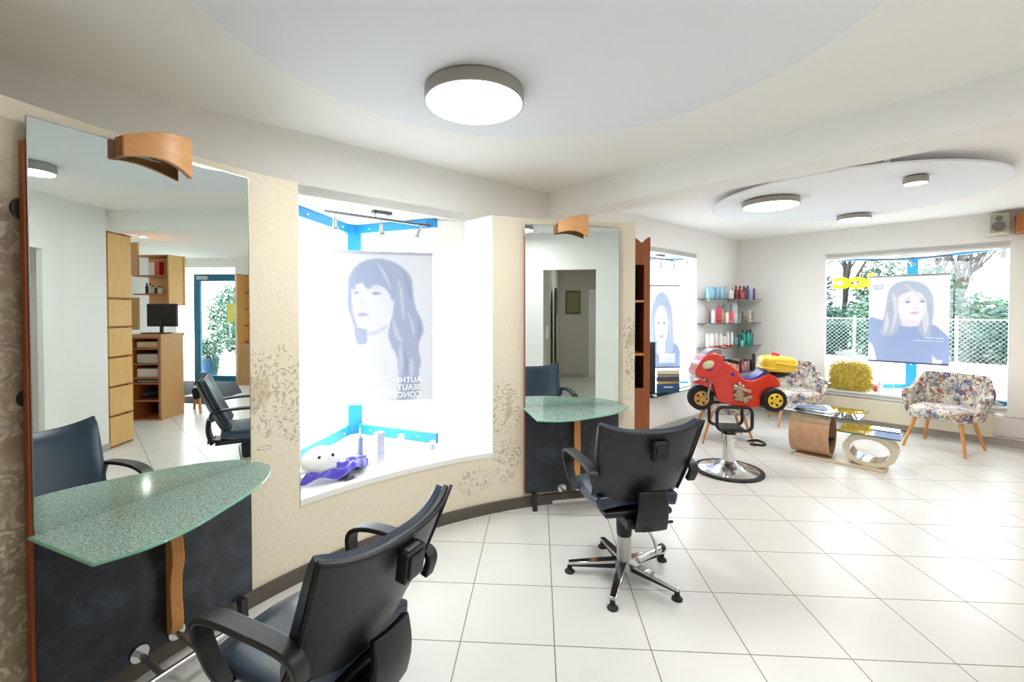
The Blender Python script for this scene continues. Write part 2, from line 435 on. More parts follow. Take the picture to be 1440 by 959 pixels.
def bay(n, F, x0, x1, e0, xa, e1, out, zs, zh, fr=.05, lowrail=.085, xm=None, toprail=.045):
    """V-shaped glazed bay: platform, soffit, blue frame, two panes"""
    xm = (x0+x1)/2 if xm is None else xm
    nm = 'window_%d' % n
    root = bpy.data.objects.new(nm, None); COL.objects.link(root); root['kind'] = 'structure'
    s = F(); s.prism([(x0, .0), (x1, .0), (xa, e1+.03), (xm, out+.05), (x0, e0+.03)], zs-.05, zs)
    struct('window_sill', s, M['white_trim'], root, smooth=0)
    s = F(); s.prism([(x0, .0), (x1, .0), (xa+.02, e1+.04), (xm, out+.06), (x0, e0+.04)], zh, zh+.06)
    struct('window_soffit', s, M['white_trim'], root, smooth=0)
    b = F()
    T0 = b.T.copy()
    for (ax, ay), (bx, by) in (((x0, e0), (xm, out)), ((xm, out), (xa, e1))):
        L = math.hypot(bx-ax, by-ay); a = math.atan2(by-ay, bx-ax)
        b.T = T0 @ Matrix.Translation((ax, ay, 0)) @ Matrix.Rotation(a, 4, 'Z')
        b.box(0, L, -fr/2, fr/2, zh-toprail, zh-.002); b.box(0, L, -fr/2, fr/2, zs, zs+lowrail)
    b.T = T0; b.prism([(xm-.062, out-.075), (xm+.062, out-.075), (xm+.05, out+.03), (xm-.05, out+.03)], zs, zh-.002)
    struct('window_frame', b, M['blue_frame'], root, smooth=0, bev=.004)
    r = F()                                   # rivets on the rails
    r.T = T0
    for k in (-1, 1):
        for q in (.2, .75):
            ex, ey = ((xa, e1) if k > 0 else (x0, e0)); px, py = xm+(ex-xm)*q, out+(ey-out)*q
            for z in (zs+lowrail*.5, zh-.045): r.ell((px, py-.045, z), .008, .008, .008, 8, 6)
    for z in (zs+.35, zs+1.2, zh-.25): r.ell((xm, out-.078, z), .008, .006, .008, 8, 6)
    struct('window_rivet', r, M['white_trim'], root)
    for (ax, ay), (bx, by) in (((x0, e0), (xm, out)), ((xm, out), (xa, e1))):
        g = F(); L = math.hypot(bx-ax, by-ay); a = math.atan2(by-ay, bx-ax)
        g.T = T0 @ Matrix.Translation((ax, ay, 0)) @ Matrix.Rotation(a, 4, 'Z')
        g.box(.02, L-.04, .004, .010, zs+.03, zh-.05)
        struct('window_glass', g, M['glass'], root, smooth=0)
    return root
bay(1, WM, W1[0], W1[1], .28, -1.20, .07, .86, .50, 2.335, xm=-1.60, toprail=.078)
bay(2, WM, W2[0], W2[1], .10, W2[1]-.04, .10, .72, .53, 2.335, lowrail=.03, toprail=.02)
bay(3, BM, W3[0], W3[1], .07, W3[1]-.01, .07, .93, .455, 2.335, lowrail=.06, toprail=.03)
# white splayed jamb of the big window
struct('trim_4', WM().prism([(-.985, .001), (-.985, .12), (-1.17, .12), (-1.20, .07)], .49, 2.335), M['white_trim'], smooth=0)

# ---- curved inner wall with the stucco finish
CX, CY, CR = 1.0573, .7209, 2.896
def arc(a0, a1, r, n): return [(CX+r*math.cos(R_(a0+(a1-a0)*k/n)), CY+r*math.sin(R_(a0+(a1-a0)*k/n))) for k in range(n+1)]
TOPZ = 2.325
THL, THR, THE = 142.55, 114.6, 90.5
def curved(name, a0, a1, z0, z1, back, n):
    """a0>a1 degrees; front follows the arc, back is a list of points from the a1 end to the a0 end"""
    mb = MB(); A = arc(a0, a1, CR, n); nz = max(2, int((z1-z0)/.06)); vs = []; uv = []; fs = []
    for j in range(nz+1):
        z = z0+(z1-z0)*j/nz
        for k, (x, y) in enumerate(A): vs.append((x, y, z)); uv.append((a0+(a1-a0)*k/n, z))
    W = n+1
    for j in range(nz):
        for k in range(n): fs.append((j*W+k, j*W+k+1, (j+1)*W+k+1, (j+1)*W+k))
    mb.add(vs, fs)
    P = A+back; m = len(P); b = len(vs)
    for z in (z0, z1):
        for x, y in P: vs.append((x, y, z)); uv.append((a1 if (x, y) not in A else a0+(a1-a0)*A.index((x, y))/n, z))
    mb = MB(); fs2 = [tuple(range(b, b+m)), tuple(range(b+m, b+2*m))[::-1]]
    for k in range(n, m): fs2.append((b+k, b+(k+1) % m, b+m+(k+1) % m, b+m+k))
    mb.v = vs; mb.f = fs+fs2; mb.uv = uv
    return struct(name, mb, M['cream'], smooth=30)
def projW(p, o=-.002):                    # drop a point on the street wall
    S = (p[0]-P0[0])*cW+(p[1]-P0[1])*sW; return Wp(S, o)
AL = arc(222, THL, CR, 40)
curved('wall_curved_left', 222, THL, 0, TOPZ, [Wp(W1[0]-.04, -.002), Wp(-4.9, -.002)], 60)
R2o = arc(THE, 110.5, CR+.13, 10)
curved('wall_curved_right', THR, THE, 0, TOPZ, R2o+[Wp(-.55, -.002), Wp(W1[1]+.0, -.002)], 36)
curved('wall_curved_parapet', THL, THR, 0, .44, [Wp(W1[1], -.002), Wp(W1[0], -.002)], 40)
A = arc(THL, THR, CR-.006, 40)
struct('trim_1', MB().prism(A+[Wp(W1[1], .0), Wp(W1[0], .0)], .44, .475), M['white_trim'], smooth=0)
# white reveal of the right pier next to the window
p0 = (CX+(CR)*math.cos(R_(THR)), CY+(CR)*math.sin(R_(THR))); p1 = Wp(W1[1]-.002, -.002)
struct('trim_2', MB().prism([p0, p1, (p1[0]-.006, p1[1]-.004), (p0[0]-.006, p0[1]-.004)], .475, TOPZ), M['white_trim'], smooth=0)
def base_arc(a0, a1, n): 
    return MB().prism(arc(a0, a1, CR, n)+arc(a1, a0, CR-.018, n), 0, .083)
struct('baseboard_left', base_arc(222, THE, 90), M['baseboard'], smooth=0)
struct('baseboard_back', BM().box(0, 5.15, -.016, 0, 0, .09), M['baseboard_grey'], smooth=0)
struct('baseboard_front', WM().box(.9, KS, -.016, 0, 0, .09), M['baseboard_grey'], smooth=0)

# ---- downstand beam
struct('trim_3', MB().prism([(.345, 4.24), (2.84, 1.565), (3.05, 1.77), (.345+.21, 4.24+.20)], 2.50, CEIL), M['ceiling'], smooth=0)

# ---- walls on the far side, seen in the mirrors
A308 = math.atan2(.512, .859)
D0 = (2.467, 1.234)
def Dp(q, o): return (D0[0]-.859*q+.512*o, D0[1]-.512*q-.859*o)    # q from the corner along the doorway wall, o away from the salon
dm = MB()
def quad(mb, q0, q1, z0, z1): mb.prism([Dp(q0, 0), Dp(q1, 0), Dp(q1, .05), Dp(q0, .05)], z0, z1)
quad(dm, 0, .27, 0, CEIL); quad(dm, .27, 1.04, 2.185, CEIL); quad(dm, 1.04, 1.36, 0, CEIL)
struct('wall_right', dm, M['white_wall'], smooth=0)
struct('wall_right_pier', MB().prism([D0, (2.79, 1.537), (3.05, 1.18), (3.0, .8), (2.62, 1.0), (2.54, 1.11)], 0, CEIL), M['white_wall'], smooth=0)
struct('wall_right_far', MB().prism([(3.25, 1.15), (9.6, 1.45), (9.6, 1.30), (3.2, 1.00)], 0, CEIL), M['white_wall'], smooth=0)
e0 = Dp(1.36, 0)
struct('wall_rear', MB().prism([e0, Dp(1.36, .05), (1.50, -1.9), (-3.6, -1.9), (-3.6, 1.0), (-3.5, 1.0), (-3.5, -1.8), (1.40, -1.8)][::-1], 0, CEIL), M['white_wall'], smooth=0)
struct('baseboard_right', MB().prism([Dp(.27, -.012), Dp(-.0, -.012), (2.782, 1.548), (2.79, 1.537), D0, Dp(.27, 0)], 0, .08), M['baseboard_grey'], smooth=0)
# hallway
HB = (3.69, -2.54); hd = (.982, .19)
def Hp(q, o): return (HB[0]+hd[0]*q+hd[1]*o, HB[1]+hd[1]*q-hd[0]*o)
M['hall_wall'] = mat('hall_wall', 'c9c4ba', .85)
struct('wall_hall_back', MB().prism([Hp(-1.4, 0), Hp(2.6, 0), Hp(2.6, .1), Hp(-1.4, .1)], 0, CEIL), M['hall_wall'], smooth=0)
struct('wall_hall_side', MB().prism([(1.60, .655), (3.56, -2.52), (3.46, -2.6), (1.50, .58)], 0, CEIL), M['hall_wall'], smooth=0)
struct('wall_hall_end', MB().prism([(3.1, .95), (6.2, -2.1), (6.3, -2.0), (3.25, 1.0)], 0, CEIL), M['hall_wall'], smooth=0)
struct('baseboard_hall', MB().prism([Hp(-.05, -.015), Hp(.50, -.015), Hp(.50, 0), Hp(-.05, 0)], 0, .09), M['baseboard_grey'], smooth=0)
dr = bpy.data.objects.new('door_2', None); COL.objects.link(dr); dr['kind'] = 'structure'
def Hbox(q0, q1, o0, o1, z0, z1): return MB().prism([Hp(q0, o0), Hp(q1, o0), Hp(q1, o1), Hp(q0, o1)], z0, z1)
mb = MB(); mb.prism([Hp(.60, -.03), Hp(.68, -.03), Hp(.68, 0), Hp(.60, 0)], 0, 2.08); mb.prism([Hp(1.5, -.03), Hp(1.58, -.03), Hp(1.58, 0), Hp(1.5, 0)], 0, 2.08); mb.prism([Hp(.68, -.03), Hp(1.5, -.03), Hp(1.5, 0), Hp(.68, 0)], 2.0, 2.08)
struct('door_frame', mb, M['white_trim'], dr, smooth=0)
struct('door_leaf', Hbox(.68, 1.5, -.015, 0, .01, 2.0), M['white_trim'], dr, smooth=0)
struct('door_handle', MB().tube([Hp(.75, -.06)+(1.02,), Hp(.87, -.06)+(1.02,)], .01), M['chrome_dull'], dr)

# ---- glazed shop door
d1 = bpy.data.objects.new('door_1', None); COL.objects.link(d1); d1['kind'] = 'structure'
b = BM(); b.box(5.17, 5.28, .17, .23, 0, 2.40); b.box(6.09, 6.24, .17, .23, 0, 2.40); b.box(5.28, 6.09, .17, .23, 2.24, 2.40); b.box(5.28, 6.09, .17, .23, 0, .12)
struct('door_frame', b, M['blue_door'], d1, smooth=0, bev=.004)
struct('door_glass', BM().box(5.28, 6.09, .195, .205, .12, 2.24), M['glass'], d1, smooth=0)
struct('door_closer', BM().box(5.86, 6.12, .11, .17, 2.27, 2.35), M['chrome_dull'], d1, smooth=0)
struct('door_handle', BM().tube([(5.36, .12, .9), (5.36, .12, 1.3)], .014), M['chrome'], d1)
# dark entrance matting
struct('floor_mat', MB().prism([Bp(6.45, .15), Bp(5.2, .15), Bp(5.1, -.05), (5.84, 3.35), (5.31, 2.94), (5.0, 2.7), (6.0, 2.0), Bp(6.5, -.3)], 0, .006), mat('mat_grey', '3b3f47', .95, bump=.6, bscale=300), smooth=0)
# ------------------------------------------------------------------ styling stations (local x along the mirror, -y into the room)
def station(label, loc, rz, w, dz=0, lip=.004):
    t = thing('styling_station', label, 'styling station', loc, rz, None)
    MB().box(-lip, w-.004, 0, .034, .13, 2.18).obj('backing_board', M['brown_edge'], t, smooth=0)
    MB().box(0, w, -.006, 0, .808+dz, 2.264).obj('mirror', M['mirror'], t, smooth=0)
    fr = MB(); fr.box(-.002, w+.002, -.007, .002, 2.263, 2.268); fr.box(-.003, 0, -.007, .002, .81, 2.265); fr.box(w, w+.003, -.007, .002, .81, 2.265)
    fr.obj('mirror_edge', M['grey_metal'], t, smooth=0)
    MB().box(0, w, -.010, 0, .125, .800+dz).obj('lower_panel', M['slate'], t, smooth=0)
    top = cr([(0, -.41), (.13, -.452), (.27, -.442), (.41, -.395), (.56, -.338), (.68, -.268), (.76, -.196), (.822, -.115), (.838, -.03), (.832, 0)], 5)
    poly = [(-.012, 0)]+top
    sh = MB().prism(poly, .796+dz, .808+dz).obj('glass_top', M['crackle'], t, smooth=20)
    sh['label'] = 'crackled green glass top with a long curved front edge'
    e = MB().tube([(-.012, -.002, .802+dz), (0, -.411, .802+dz)]+[(x, y-.001, .802+dz) for x, y in top], .0062, 8)
    e.obj('glass_edge', M['green_edge'], t)
    st = [(0, .762+dz), (-.085, .762+dz), (-.075, .70), (-.095, .60), (-.115, .52), (-.085, .44), (-.075, .36), (-.09, .27), (-.095, .235), (-.07, .19), (0, .21)]
    MB().at(.43, 0, 0, R_(-14)).prism_x(cr(st, 4, True), -.022, .022).obj('wood_support', M['wood_leg'], t, bev=.004, smooth=30)
    ft = t
    MB().lathe([(.034, 0), (.034, .006), (.030, .010)], (0, 0, 0), 24, 'y').obj('mount_disc', M['chrome'], t, loc=(.30, -.022, .155))
    MB().lathe([(.034, 0), (.034, .006), (.030, .010)], (0, 0, 0), 24, 'y').obj('mount_disc', M['chrome'], t, loc=(.44, -.022, .155))
    fb = MB()
    for x in (.30, .44): fb.tube([(x, -.01, .155), (x, -.17, .125)], .012, 12)
    fb.tube([(.17, -.185, .12), (.66, -.185, .12)], .0155, 14)
    fb.obj('foot_rail', M['chrome_dull'], t)
    for x in (.05, w-.09):
        MB().prism_x([(-.012, .134), (-.055, .134), (-.065, .0), (-.04, .0)], x, x+.035).obj('leg', M['black_plastic'], t, bev=.003)
    # lamp shade clipped on the top edge
    o = lambda u: -.062-.035*math.sin(PI*u)
    def f(u, v):
        zt = 2.284+.064*math.sin(u*PI*.5); zb = 2.198+.022*math.sin(PI*u)-.024*u*u
        return (.25+.255*u, o(u), zb+(zt-zb)*v)
    ls = MB().surf(f, 18, 4, .022).obj('lamp_shade', M['wood_shade'], t, smooth=50, bev=.003)
    MB().box(.246, .272, -.062, -.006, 2.20, 2.278).obj('lamp_bracket', M['wood_dark'], t, bev=.003)
    MB().tube([(.30, -.035, 2.245), (.42, -.035, 2.245)], .014, 12).obj('lamp_bulb', M['white_trim'], t)
    MB().tube([(w+.06+.035*math.cos(a), -.03+.022*math.sin(a), .86+.004*math.sin(a)) for a in [2*PI*k/24 for k in range(24)]], .0022, 6, True).obj('wire_ring', M['chrome_dull'], t)
    return t
a1_ = R_(65.5)
S1 = station('tall mirror station beside the picture window, its glass top nearest the camera', (-1.362-.80*math.cos(a1_), 2.195-.80*math.sin(a1_), 0), a1_, .80, -.018, .010)
S1['group'] = 'mirror stations'
a2_ = R_(10.9)
S2 = station('tall mirror station on the pier next to the orange open shelf unit', (.100+.026*.19, 3.44-.026*.98, 0), a2_, .79, .005)
S2['group'] = 'mirror stations'
for ch in S1.children:
    if ch.name.startswith('lamp_shade'): ch['label'] = 'curved pale wood lamp shade'
# black dryer clips on the brown board edge of the first station
for nm, z, r in (('upper', 1.945, .042), ('lower', 1.275, .034)):
    MB().lathe([(r*.9, 0), (r, .004), (r, .016), (r*.9, .02)], (0, 0, 0), 28, 'y').obj('dryer_clip', M['black_plastic'], S1, loc=(.008, .036, z))

# ------------------------------------------------------------------ salon chairs (local: faces +y, origin under the column)
def salon_chair(label, loc, rz, lift, base_rz=0):
    t = thing('styling_chair', label, 'salon chair', loc, rz, 'black styling chairs')
    L = lift
    # back: flared shell
    def back(off, gu=1.0, zt=0):
        def f(u, v):
            x = 2*u-1; ax = abs(x)
            wd = (.255+.035*v)*gu
            zb = .525+L+.045*ax**3; ztop = .958+L+.047*ax**3.0+zt
            z = zb+(ztop-zb)*v
            y = -.225-.155*v-.03*math.sin(PI*min(1, v*1.1))*0+.055*ax**2.2*(1-.25*v)+.03*(1-v)**3
            return (wd*x, y+off, z)
        return f
    MB().surf(back(0), 24, 16, .022).obj('backrest', M['black_leather'], t, smooth=60, bev=.006)
    def pad(u, v):
        p = back(.022, .965)(u, .02+.968*v); e = math.sin(PI*u)**.3*math.sin(PI*v)**.3
        return (p[0], p[1]+.034*e, p[2])
    MB().surf(pad, 24, 16, .024).obj('back_cushion', M['leather_sheen_tint'], t, smooth=60)
    rim = [back(-.008)(u, 1) for u in np.linspace(0, 1, 25)]
    side = [back(-.008)(0, v) for v in np.linspace(0, 1, 15)]; side2 = [back(-.008)(1, v) for v in np.linspace(1, 0, 15)]
    MB().tube(side+rim+side2, .0065, 6).obj('piping', M['black_rubber'], t)
    # lower rear shroud
    MB().at(.03, 0, 0).surf(lambda u, v: ((.082+.012*(1-v))*(2*u-1)+.0, -.285-.02*v+.05*(1-v)**2*0-.02*math.sin(PI*v)+.01*(2*u-1)**2, .40+L+.225*v), 8, 8, .03).obj('rear_shroud', M['black_plastic'], t, smooth=50, bev=.006)
    q = MB().at(.025, -.385, .862+L, 0, R_(8)); q.box(-.045, .045, -.012, .03, -.05, .05); q.box(-.034, .034, -.02, -.010, -.036, .036)
    q.obj('headrest_socket', M['black_plastic'], t, bev=.008, seg=3)
    q = MB().at(.025, -.385, .862+L, 0, R_(8)); q.box(-.03, .03, -.004, .018, .0495, .052); q.obj('socket_slot', M['grey_metal'], t)
    # seat
    def seat(u, v):
        x = 2*u-1; y = -.185+.48*v
        w = .250-.01*v+.012*math.sin(PI*v); z = .548+L+.022*math.cos(PI*x/2)**.5*(1)-.012*abs(x)-(.045*max(0, v-.8)/.2)**1+.02*(max(0, .2-v)/.2)
        return (w*x, y, z)
    s = MB().surf(seat, 18, 18, .075).obj('seat', M['leather_sheen_tint'], t, smooth=60, bev=.02, seg=3)
    MB().box(-.20, .20, -.20, .22, .445+L, .482+L).obj('seat_pan', M['black_plastic'], t, bev=.015, seg=3)
    m = MB(); m.box(-.09, .09, -.24, .12, .40+L, .45+L); m.tube([(-.06, -.25, .43+L), (.17, -.25, .43+L)], .008); m.box(-.03, .03, -.30, -.2, .41+L, .44+L); m.obj('mechanism', M['black_plastic'], t, bev=.006)
    # arms
    for sg in (-1, 1):
        x = .292*sg
        pts = cr([(x*.93, -.245, .655+L), (x*.99, -.255, .715+L), (x, -.205, .742+L), (x*1.04, -.05, .752+L), (x*1.05, .08, .745+L), (x*1.04, .165, .715+L), (x*1.02, .178, .66+L), (x*.97, .135, .56+L), (x*.90, .10, .50+L)], 5)
        def sec(tt): 
            hw = .026-.006*abs(2*tt-1); ht = .011+.004*abs(2*tt-1)
            return [(-hw, -ht), (hw, -ht), (hw, ht), (-hw, ht)]
        MB().sweep(pts, sec, up=(1, 0, 0.01)).obj('armrest', M['black_plastic'], t, bev=.0) if False else None
        mb = MB(); vs = []; n = len(pts); P = [Vector(p) for p in pts]
        for i in range(n):
            d = (P[min(i+1, n-1)]-P[max(i-1, 0)]).normalized(); X = Vector((1, 0, 0)); N = X.cross(d).normalized(); tt = i/(n-1)
            hw = .031-.009*abs(2*tt-1)**2; ht = .010+.006*abs(2*tt-1)**3
            for a, b in ((-hw, -ht), (hw, -ht), (hw, ht), (-hw, ht)): vs.append(tuple(P[i]+X*a+N*b))
        fs = [(i*4+k, i*4+(k+1) % 4, (i+1)*4+(k+1) % 4, (i+1)*4+k) for i in range(n-1) for k in range(4)]+[(3, 2, 1, 0), tuple(range((n-1)*4, n*4))]
        mb.add(vs, fs).obj('armrest', M['arm_plastic'], t, bev=.005, seg=2, smooth=50)
    # column and star base
    MB().lathe([(.028, .44+L), (.038, .43+L), (.046, .385+L), (.047, .30+L), (.043, .25+L), (.036, .24+L)][::-1], (0, 0, 0), 24).obj('column_sleeve', M['black_rubber'], t)
    MB().lathe([(.060, .055), (.058, .085), (.043, .105), (.040, .30+L)], (0, 0, 0), 28).obj('column', M['chrome_dull'], t)
    for k in range(5):
        a = R_(29.3+72*k)-rz; 
        lg = MB().at(0, 0, 0, a); lg.add([(.03, -.028, .105), (.03, .028, .105), (.33, .018, .066), (.33, -.018, .066), (.03, -.028, .085), (.03, .028, .085), (.335, .018, .050), (.335, -.018, .050)],
               [(0, 3, 2, 1), (4, 5, 6, 7), (0, 1, 5, 4), (1, 2, 6, 5), (2, 3, 7, 6), (3, 0, 4, 7)])
        l = lg.obj('base_leg', M['chrome'], t, bev=.004, smooth=30)
        MB().at(0, 0, 0, a).add([(.04, -.026, .085), (.04, .026, .085), (.328, .016, .052), (.328, -.016, .052), (.04, -.02, .052), (.04, .02, .052), (.328, .012, .040), (.328, -.012, .040)],
               [(0, 3, 2, 1), (4, 5, 6, 7), (0, 1, 5, 4), (1, 2, 6, 5), (2, 3, 7, 6), (3, 0, 4, 7)]).obj('leg_liner', M['black_plastic'], l)
        MB().at(0, 0, 0, a).lathe([(.030, .0), (.030, .008), (.016, .02), (.012, .05)], (.322, 0, 0), 18).obj('foot_glide', M['black_rubber'], l)
    q = MB(); q.tube(cr([(.02, -.02, .34+L), (.09, -.06, .33+L), (.15, -.06, .25), (.185, -.045, .16), (.19, -.03, .135)], 5), .009); q.obj('foot_rest_tube', M['chrome'], t)
    q = MB(); q.tube([(.05, -.075, .13), (.24, .01, .135)], .019, 14); fr = q.obj('foot_rest', M['chrome'], t, smooth=60)
    q = MB(); q.tube([(.24, .01, .135), (.262, .02, .1355)], .024, 14); q.obj('foot_rest_cap', M['black_plastic'], fr)
    return t
def m_leather():  # black leather with the window's blue sheen painted into its base colour
    t = NT('leather_black_sheen_tint'); v = t.obj()
    p = t.n('ShaderNodeBsdfPrincipled', {'Base Color': lin('27364a'), 'Roughness': .30, 'Specular IOR Level': .6, 'Sheen Weight': .1})
    t.t.links.new(t.bump(t.noise(v, 260, 3), .2, .002), p.inputs['Normal'])
    return t.done(p)
M['leather_sheen_tint'] = m_leather()
M['arm_plastic'] = mat('arm_plastic', '222223', .34, bump=.2, bscale=500)
f2 = R_(100-90)
salon_chair('black styling chair standing full height on its star base at the pier mirror', (.67, 2.53, 0), f2, .0)
f1 = R_(153-90)
salon_chair('black styling chair closest to the camera, cropped by the frame, at the crackled glass top', (-.668, 1.452, 0), f1, -.072)

# ------------------------------------------------------------------ round ceiling lamps
def ceiling_lamp(label, x, y, r, h=.075, top=CEIL, cat='ceiling light'):
    t = thing('ceiling_lamp', label, cat, (x, y, top), 0, 'round flat ceiling lamps')
    MB().lathe([(r*.8, -.0), (r*.8, -.012)], seg=48).obj('mounting_ring', M['black_int'], t)
    MB().lathe([(r*.97, -.010), (r, -.014), (r, -h), (r-.006, -h-.002), (r-.008, -h+.004)], seg=64, cap=True).obj('housing', M['lamp_side'], t)
    MB().lathe([(r-.008, -h+.002), (r-.02, -h-.003), (.001, -h-.003)], seg=64, cap=False).obj('diffuser', M['lens'], t)
    return t
ceiling_lamp('big round lamp glowing on the pale blue ceiling round above the chairs', -.195, 2.225, .255)
ceiling_lamp('round lamp near the doorway wall, seen only in the tall mirror', 1.05, 1.18, .13)
ceiling_lamp('unseen round lamp added to brighten the hallway beyond the doorway', 3.4, -.6, .12)  # added lamp, out of view, lifts the dark hallway
# suspended disc over the waiting corner
DZ = 2.652
rp = thing('suspended_disc', 'flat pale blue disc hanging just below the ceiling over the waiting corner', 'ceiling panel', (3.17, 4.20, 0))
MB().lathe([(1.115, DZ), (1.12, DZ+.004), (1.12, DZ+.016), (1.115, DZ+.018)], seg=120).obj('panel', M['ceiling_blue'], rp, smooth=30)
for a in (20, 100, 165, 215, 250, 300): MB().cyl((1.0*math.cos(R_(a)), 1.0*math.sin(R_(a)), 0), .02, DZ+.02, CEIL+.002, 12).obj('spacer', M['white_trim'], rp)
ceiling_lamp('wide lamp on the hanging disc, largest of its three', 2.50, 4.20, .245, top=DZ, h=.06)
ceiling_lamp('middle sized lamp on the hanging disc, farthest from the camera', 3.82, 4.86, .155, top=DZ, h=.055)
ceiling_lamp('smallest lamp on the hanging disc, nearest the loudspeaker side', 3.20, 3.43, .079, top=DZ, h=.06)
# ------------------------------------------------------------------ orange shelf unit at the end of the pier
t = thing('shelf_unit', 'narrow orange-brown open shelf unit with a notched top at the end of the pier', 'shelf unit', (1.05, 3.63, 0), R_(3))
MB().box(-.10, -.085, 0, .30, 0, 2.16).obj('side_panel', M['wood_orange'], t)
MB().box(.098, .113, 0, .30, 0, 2.16).obj('side_panel', M['wood_orange'], t)
MB().box(-.085, .098, .285, .30, 0, 2.16).obj('back_panel', M['black_int'], t)
fp = MB(); fp.prism_y(cr([(-.10, 1.97), (-.10, 2.225), (-.04, 2.21)], 1)+cr([(-.04, 2.21), (.0, 2.185), (.04, 2.155), (.075, 2.185), (.098, 2.20)], 4)+[(.113, 2.20), (.113, 1.97)], -.006, .012)
fp.obj('top_panel', M['wood_orange'], t, smooth=0)
MB().box(.062, .113, -.006, .012, 0, 1.97).obj('front_stile', M['wood_orange'], t)
MB().box(-.10, .062, -.006, .012, 0, .93).obj('lower_door', M['wood_orange'], t)
for z in (1.205, 1.655): MB().box(-.085, .098, .0, .285, z, z+.018).obj('shelf', M['wood_leg'], t)

# ------------------------------------------------------------------ ride-on motorcycle on a barber base
BZ = lambda cy: 1.352-.00165*cy
BX = lambda cx: (cx-342)*.00155
PB = lambda L: [(BX(a), BZ(b)) for a, b in L]
M['toy_red'] = mat('toy_red', 'dc2f1e', .22, coat=.6)
M['toy_blue'] = mat('toy_blue', '26348c', .35)
M['toy_yellow'] = mat('toy_yellow', 'f2cc38', .3, coat=.3)
M['toy_gold'] = mat('toy_gold', 'cfa65c', .3, .5)
M['toy_silver'] = mat('toy_silver', 'b0a08a', .35, .7, bump=.6, bscale=60)
M['head_glass'] = mat('head_glass', 'dcdcb4', .15, coat=.6)
M['wind_grey'] = mat('wind_grey', '8b8d98', .15, coat=.5)
bk = thing('toy_motorcycle', 'red ride-on toy motorcycle with a yellow tail box on a round chrome salon base', 'ride-on chair', (2.14, 4.25, 0), R_(-7))
body = cr([(118, 238), (120, 205), (148, 152), (185, 118), (235, 106), (272, 122), (292, 158), (330, 178), (362, 202), (388, 240), (420, 262), (470, 262), (515, 240), (550, 226), (590, 240), (615, 268), (618, 300), (585, 303), (552, 312), (530, 335), (512, 372), (500, 408), (480, 424), (410, 428), (345, 422), (322, 402), (296, 404), (256, 384), (238, 335), (226, 292), (190, 264), (148, 254)], 3, True)
MB().prism_y(PB(body), -.105, .105).obj('body', M['toy_red'], bk, bev=.034, seg=4, smooth=60)
fair = cr([(116, 236), (120, 205), (150, 150), (188, 120), (236, 110), (272, 128), (284, 165), (262, 205), (240, 238), (190, 252), (150, 248)], 3, True)
MB().prism_y(PB(fair), -.128, .128).obj('fairing', M['toy_red'], bk, bev=.045, seg=4, smooth=60)
MB().prism_y(PB(cr([(112, 288), (150, 272), (205, 285), (232, 305), (222, 325), (190, 312), (150, 298)], 3, True)), -.062, .062).obj('front_fender', M['toy_red'], bk, bev=.015, seg=3, smooth=60)
MB().prism_y(PB(cr([(180, 124), (214, 92), (262, 82), (286, 96), (272, 118), (226, 118)], 3, True)), -.085, .085).obj('windscreen', M['wind_grey'], bk, bev=.022, seg=3, smooth=60)
for sy in (-1, 1):
    MB().at(BX(190), sy*.118, BZ(174), 0, 0, R_(-22)).ell((0, 0, 0), .062, .026, .040).obj('headlight', M['head_glass'], bk)
    MB().at(BX(200), sy*.126, BZ(208), 0, 0, R_(-12)).box(-.03, .03, -.006, .006, -.008, .008).obj('badge', M['toy_blue'], bk, bev=.004)
    e = MB(); r7 = random.Random(4)
    for k in range(16):
        e.ell((BX(345+95*r7.random()), sy*(.108+.012*r7.random()), BZ(285+95*r7.random())), .018+.022*r7.random(), .022, .016+.018*r7.random(), 10, 8)
    e.tube([(BX(340), sy*.115, BZ(300)), (BX(440), sy*.12, BZ(330))], .018); e.tube([(BX(350), sy*.115, BZ(375)), (BX(445), sy*.118, BZ(360))], .016)
    e.obj('engine_casting', M['toy_silver'], bk)
    MB().ell((BX(340), sy*.105, BZ(232)), .016, .01, .02, 12, 8).obj('side_badge', M['toy_blue'], bk)
    MB().tube([(BX(222), sy*.07, BZ(262)), (BX(196), sy*.062, BZ(378))], .013).obj('fork', M['chrome_dull'], bk)
MB().prism_y(PB(cr([(378, 236), (412, 252), (455, 256), (500, 234), (535, 206), (548, 212), (546, 234), (505, 258), (455, 272), (404, 266)], 3, True)), -.088, .088).obj('saddle', M['toy_blue'], bk, bev=.02, seg=3, smooth=60)
MB().prism_y(PB([(556, 246), (600, 225), (682, 214), (684, 232), (640, 248), (575, 252)]), -.075, .075).obj('tail_rack', M['black_plastic'], bk, bev=.01)
tb = MB().at(BX(625), 0, BZ(172), 0, 0, R_(3)).ell((0, 0, 0), .160, .125, .080, 32, 20, .55).obj('tail_box', M['toy_yellow'], bk, smooth=70)
MB().at(BX(625), 0, BZ(196), 0, 0, R_(3)).ell((0, 0, 0), .166, .130, .009, 32, 10, .5).obj('lid_seam', M['toy_yellow'], tb)
MB().at(BX(640), 0, BZ(168), 0, 0, R_(8)).box(-.09, .10, -.133, .133, -.012, .012).obj('side_rib', M['toy_yellow'], tb, bev=.01, seg=3)
MB().ell((BX(613), 0, BZ(124)), .040, .040, .030, 20, 12, .8).obj('beacon', mat('beacon_red', 'c22222', .2, coat=.5), bk)
hb = MB(); hb.tube(cr([(BX(335), -.20, BZ(152)), (BX(300), -.16, BZ(145)), (BX(285), -.06, BZ(150)), (BX(285), .06, BZ(150)), (BX(300), .16, BZ(145)), (BX(335), .20, BZ(152))], 4), .011)
hb.obj('handlebar', M['black_plastic'], bk)
